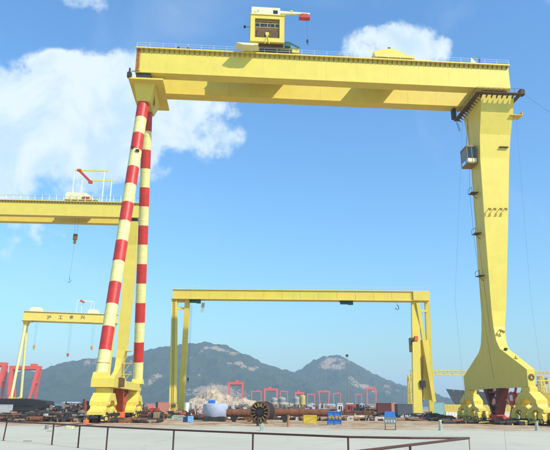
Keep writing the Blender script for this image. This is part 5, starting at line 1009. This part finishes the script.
# silos
def silo(px0, px1, pyt, pyb, Y, m, label, band=None):
    a = at((px0 + px1) / 2, pyt, Y); R_ = (px1 - px0) / FPX * Y / 2; r = thing('silo', label, 'silo', (a.x, Y, 0)); n = 24
    MB().tube((0, 0, 3.5), (0, 0, a.z - R_ * .3), R_, n=n).build('shell', m, r, smooth=True); MB().tube((0, 0, a.z - R_ * .3), (0, 0, a.z), R_ * 1.03, R_ * .25, n=n).build('roof', m, r, smooth=True); MB().tube((0, 0, 1.2), (0, 0, 3.5), R_ * .3, R_, n=n).build('hopper', m, r, smooth=True)
    for i in range(4): t_ = math.pi / 4 + i * math.pi / 2; MB().bar((R_ * .85 * math.cos(t_), R_ * .85 * math.sin(t_), 0), (R_ * .85 * math.cos(t_), R_ * .85 * math.sin(t_), 5), .5).build('leg', DARK, r)
    if band: MB().tube((0, 0, a.z * .45), (0, 0, a.z - R_ * .3), R_ * 1.02, n=n).build('painted_band', band, r, smooth=True)
    q = MB()
    for k in range(4): z = 5 + (a.z - 7) * k / 3; q.tube((0, 0, z), (0, 0, z + .3), R_ * 1.03, n=n)
    q.build('hoop', GREY, r); return r
SILO = mat('silo grey', (.42, .42, .36), .6, var=.2, scale=.2, stain=.5); SILY = mat('silo yellow', (.66, .50, .10), .6, var=.2, scale=.3, stain=.4)
silo(271, 277.5, 397.5, 408, 420, SILO, 'left one of the two grey silos behind the long rusty pipe'); silo(278.5, 285.6, 397, 408, 420, SILO, 'right one of the two grey silos behind the long rusty pipe')
silo(293.5, 299.6, 396.5, 408, 420, SILO, 'grey silo standing against the yellow one'); silo(299.8, 305.2, 395, 408, 420, SILY, 'yellow silo standing right of its grey neighbour')
# low sheds on the far shore, each with its own roof shape and doors
for i, (p0, p1, pt, m, lab) in enumerate(((307, 313, 403.2, WHITE, 'low white shed right of the yellow silo'), (319, 333, 403.8, LGREY, 'pale grey shed left of the white cabin'), (356, 363, 403.4, WHITE, 'low white shed right of the reddish cabin'), (367.5, 375, 403.8, LGREY, 'pale grey shed left of the maroon container'),
        (108, 124, 403.4, GREY, 'grey shed seen between the striped legs'), (62, 76, 401.8, GREY, 'grey shed behind the scrap left of the striped legs'))):
    Y = 520; g = at((p0 + p1) / 2, pt, Y); w = (p1 - p0) / FPX * Y; r = thing('shed', lab, 'shed', (g.x, Y, 0), rnd.uniform(-.3, .3)); h = g.z; q = MB(); q.box(-w / 2, w / 2, 0, 14, 0, h * .75); q.build('wall', m, r); q = MB()
    if i % 2: q.prism([(-.4, h * .751), (14.4, h * .751), (7, h)], 'x', -w / 2 - .3, w / 2 + .3)
    else: q.prism([(-w / 2 - .4, h * .751), (w / 2 + .4, h * .751), (w * .1, h)], 'y', -.3, 14.3)
    q.build('roof', RUSTL if i == 3 else LGREY, r)
    q = MB(); q.box(-w * .3, -w * .1, -.08, -.003, 0.02, h * .5); q.build('door', GREY, r)
# ------------------------------------------------------------------ railing in front
rl = thing('railing', 'thin brown pipe railing crossing the concrete in the foreground', 'railing', (0, 0, 0))
ZR = 1.62
line = [gnd(px, py, ZR) for px, py in ((-40, 419.6), (7, 421.7), (54, 423.9), (80, 425.5), (108, 427), (174, 430), (253, 433.2), (348, 437), (410, 438.0), (469, 438.2))]
line2 = [line[-1], gnd(410, 445.0, ZR), gnd(372, 449.8, ZR), gnd(320, 456, ZR)]
for ln_ in (line, line2):
    for a, b in zip(ln_[:-1], ln_[1:]): MB().tube(a, b, .062, n=10).build('top_rail', RAILP, rl, smooth=True)
for p_ in line[1:8] + [line[-1]] + [line2[1], line2[3]]:
    lean = Vector((-.12, 0, 0)) if p_ is line[1] else Vector((0, 0, 0))
    o = MB().tube(Vector((p_.x, p_.y, 0)) + lean, p_ - Vector((0, 0, .05)), .058 if p_ is not line[-1] else .03, n=10).build('post', RAILP if p_ is not line[-1] else RUSTL, rl, smooth=True)
q = MB()
for p_ in line[1:8] + [line[-1]] + [line2[1], line2[3]]: q.tube((p_.x, p_.y, .0), (p_.x, p_.y, .02), .13, n=12)
q.build('base_plate', RAILP, rl)
# ------------------------------------------------------------------ haze
hm = bpy.data.materials.new('sea haze'); hm.use_nodes = True; ht = hm.node_tree; ht.nodes.clear()
pv = N(ht, 'ShaderNodeVolumePrincipled'); pv.inputs['Color'].default_value = (0.70, 0.85, 1.0, 1); pv.inputs['Density'].default_value = 0.00015; pv.inputs['Anisotropy'].default_value = 0.0
ho = N(ht, 'ShaderNodeOutputMaterial'); ht.links.new(pv.outputs[0], ho.inputs['Volume'])
hz = MB().box(-7200, 7200, -1200, 8200, -1.0, 345).build('haze', hm); hz['kind'] = 'stuff'
SC.cycles.volume_bounces = 1; SC.cycles.max_bounces = 6
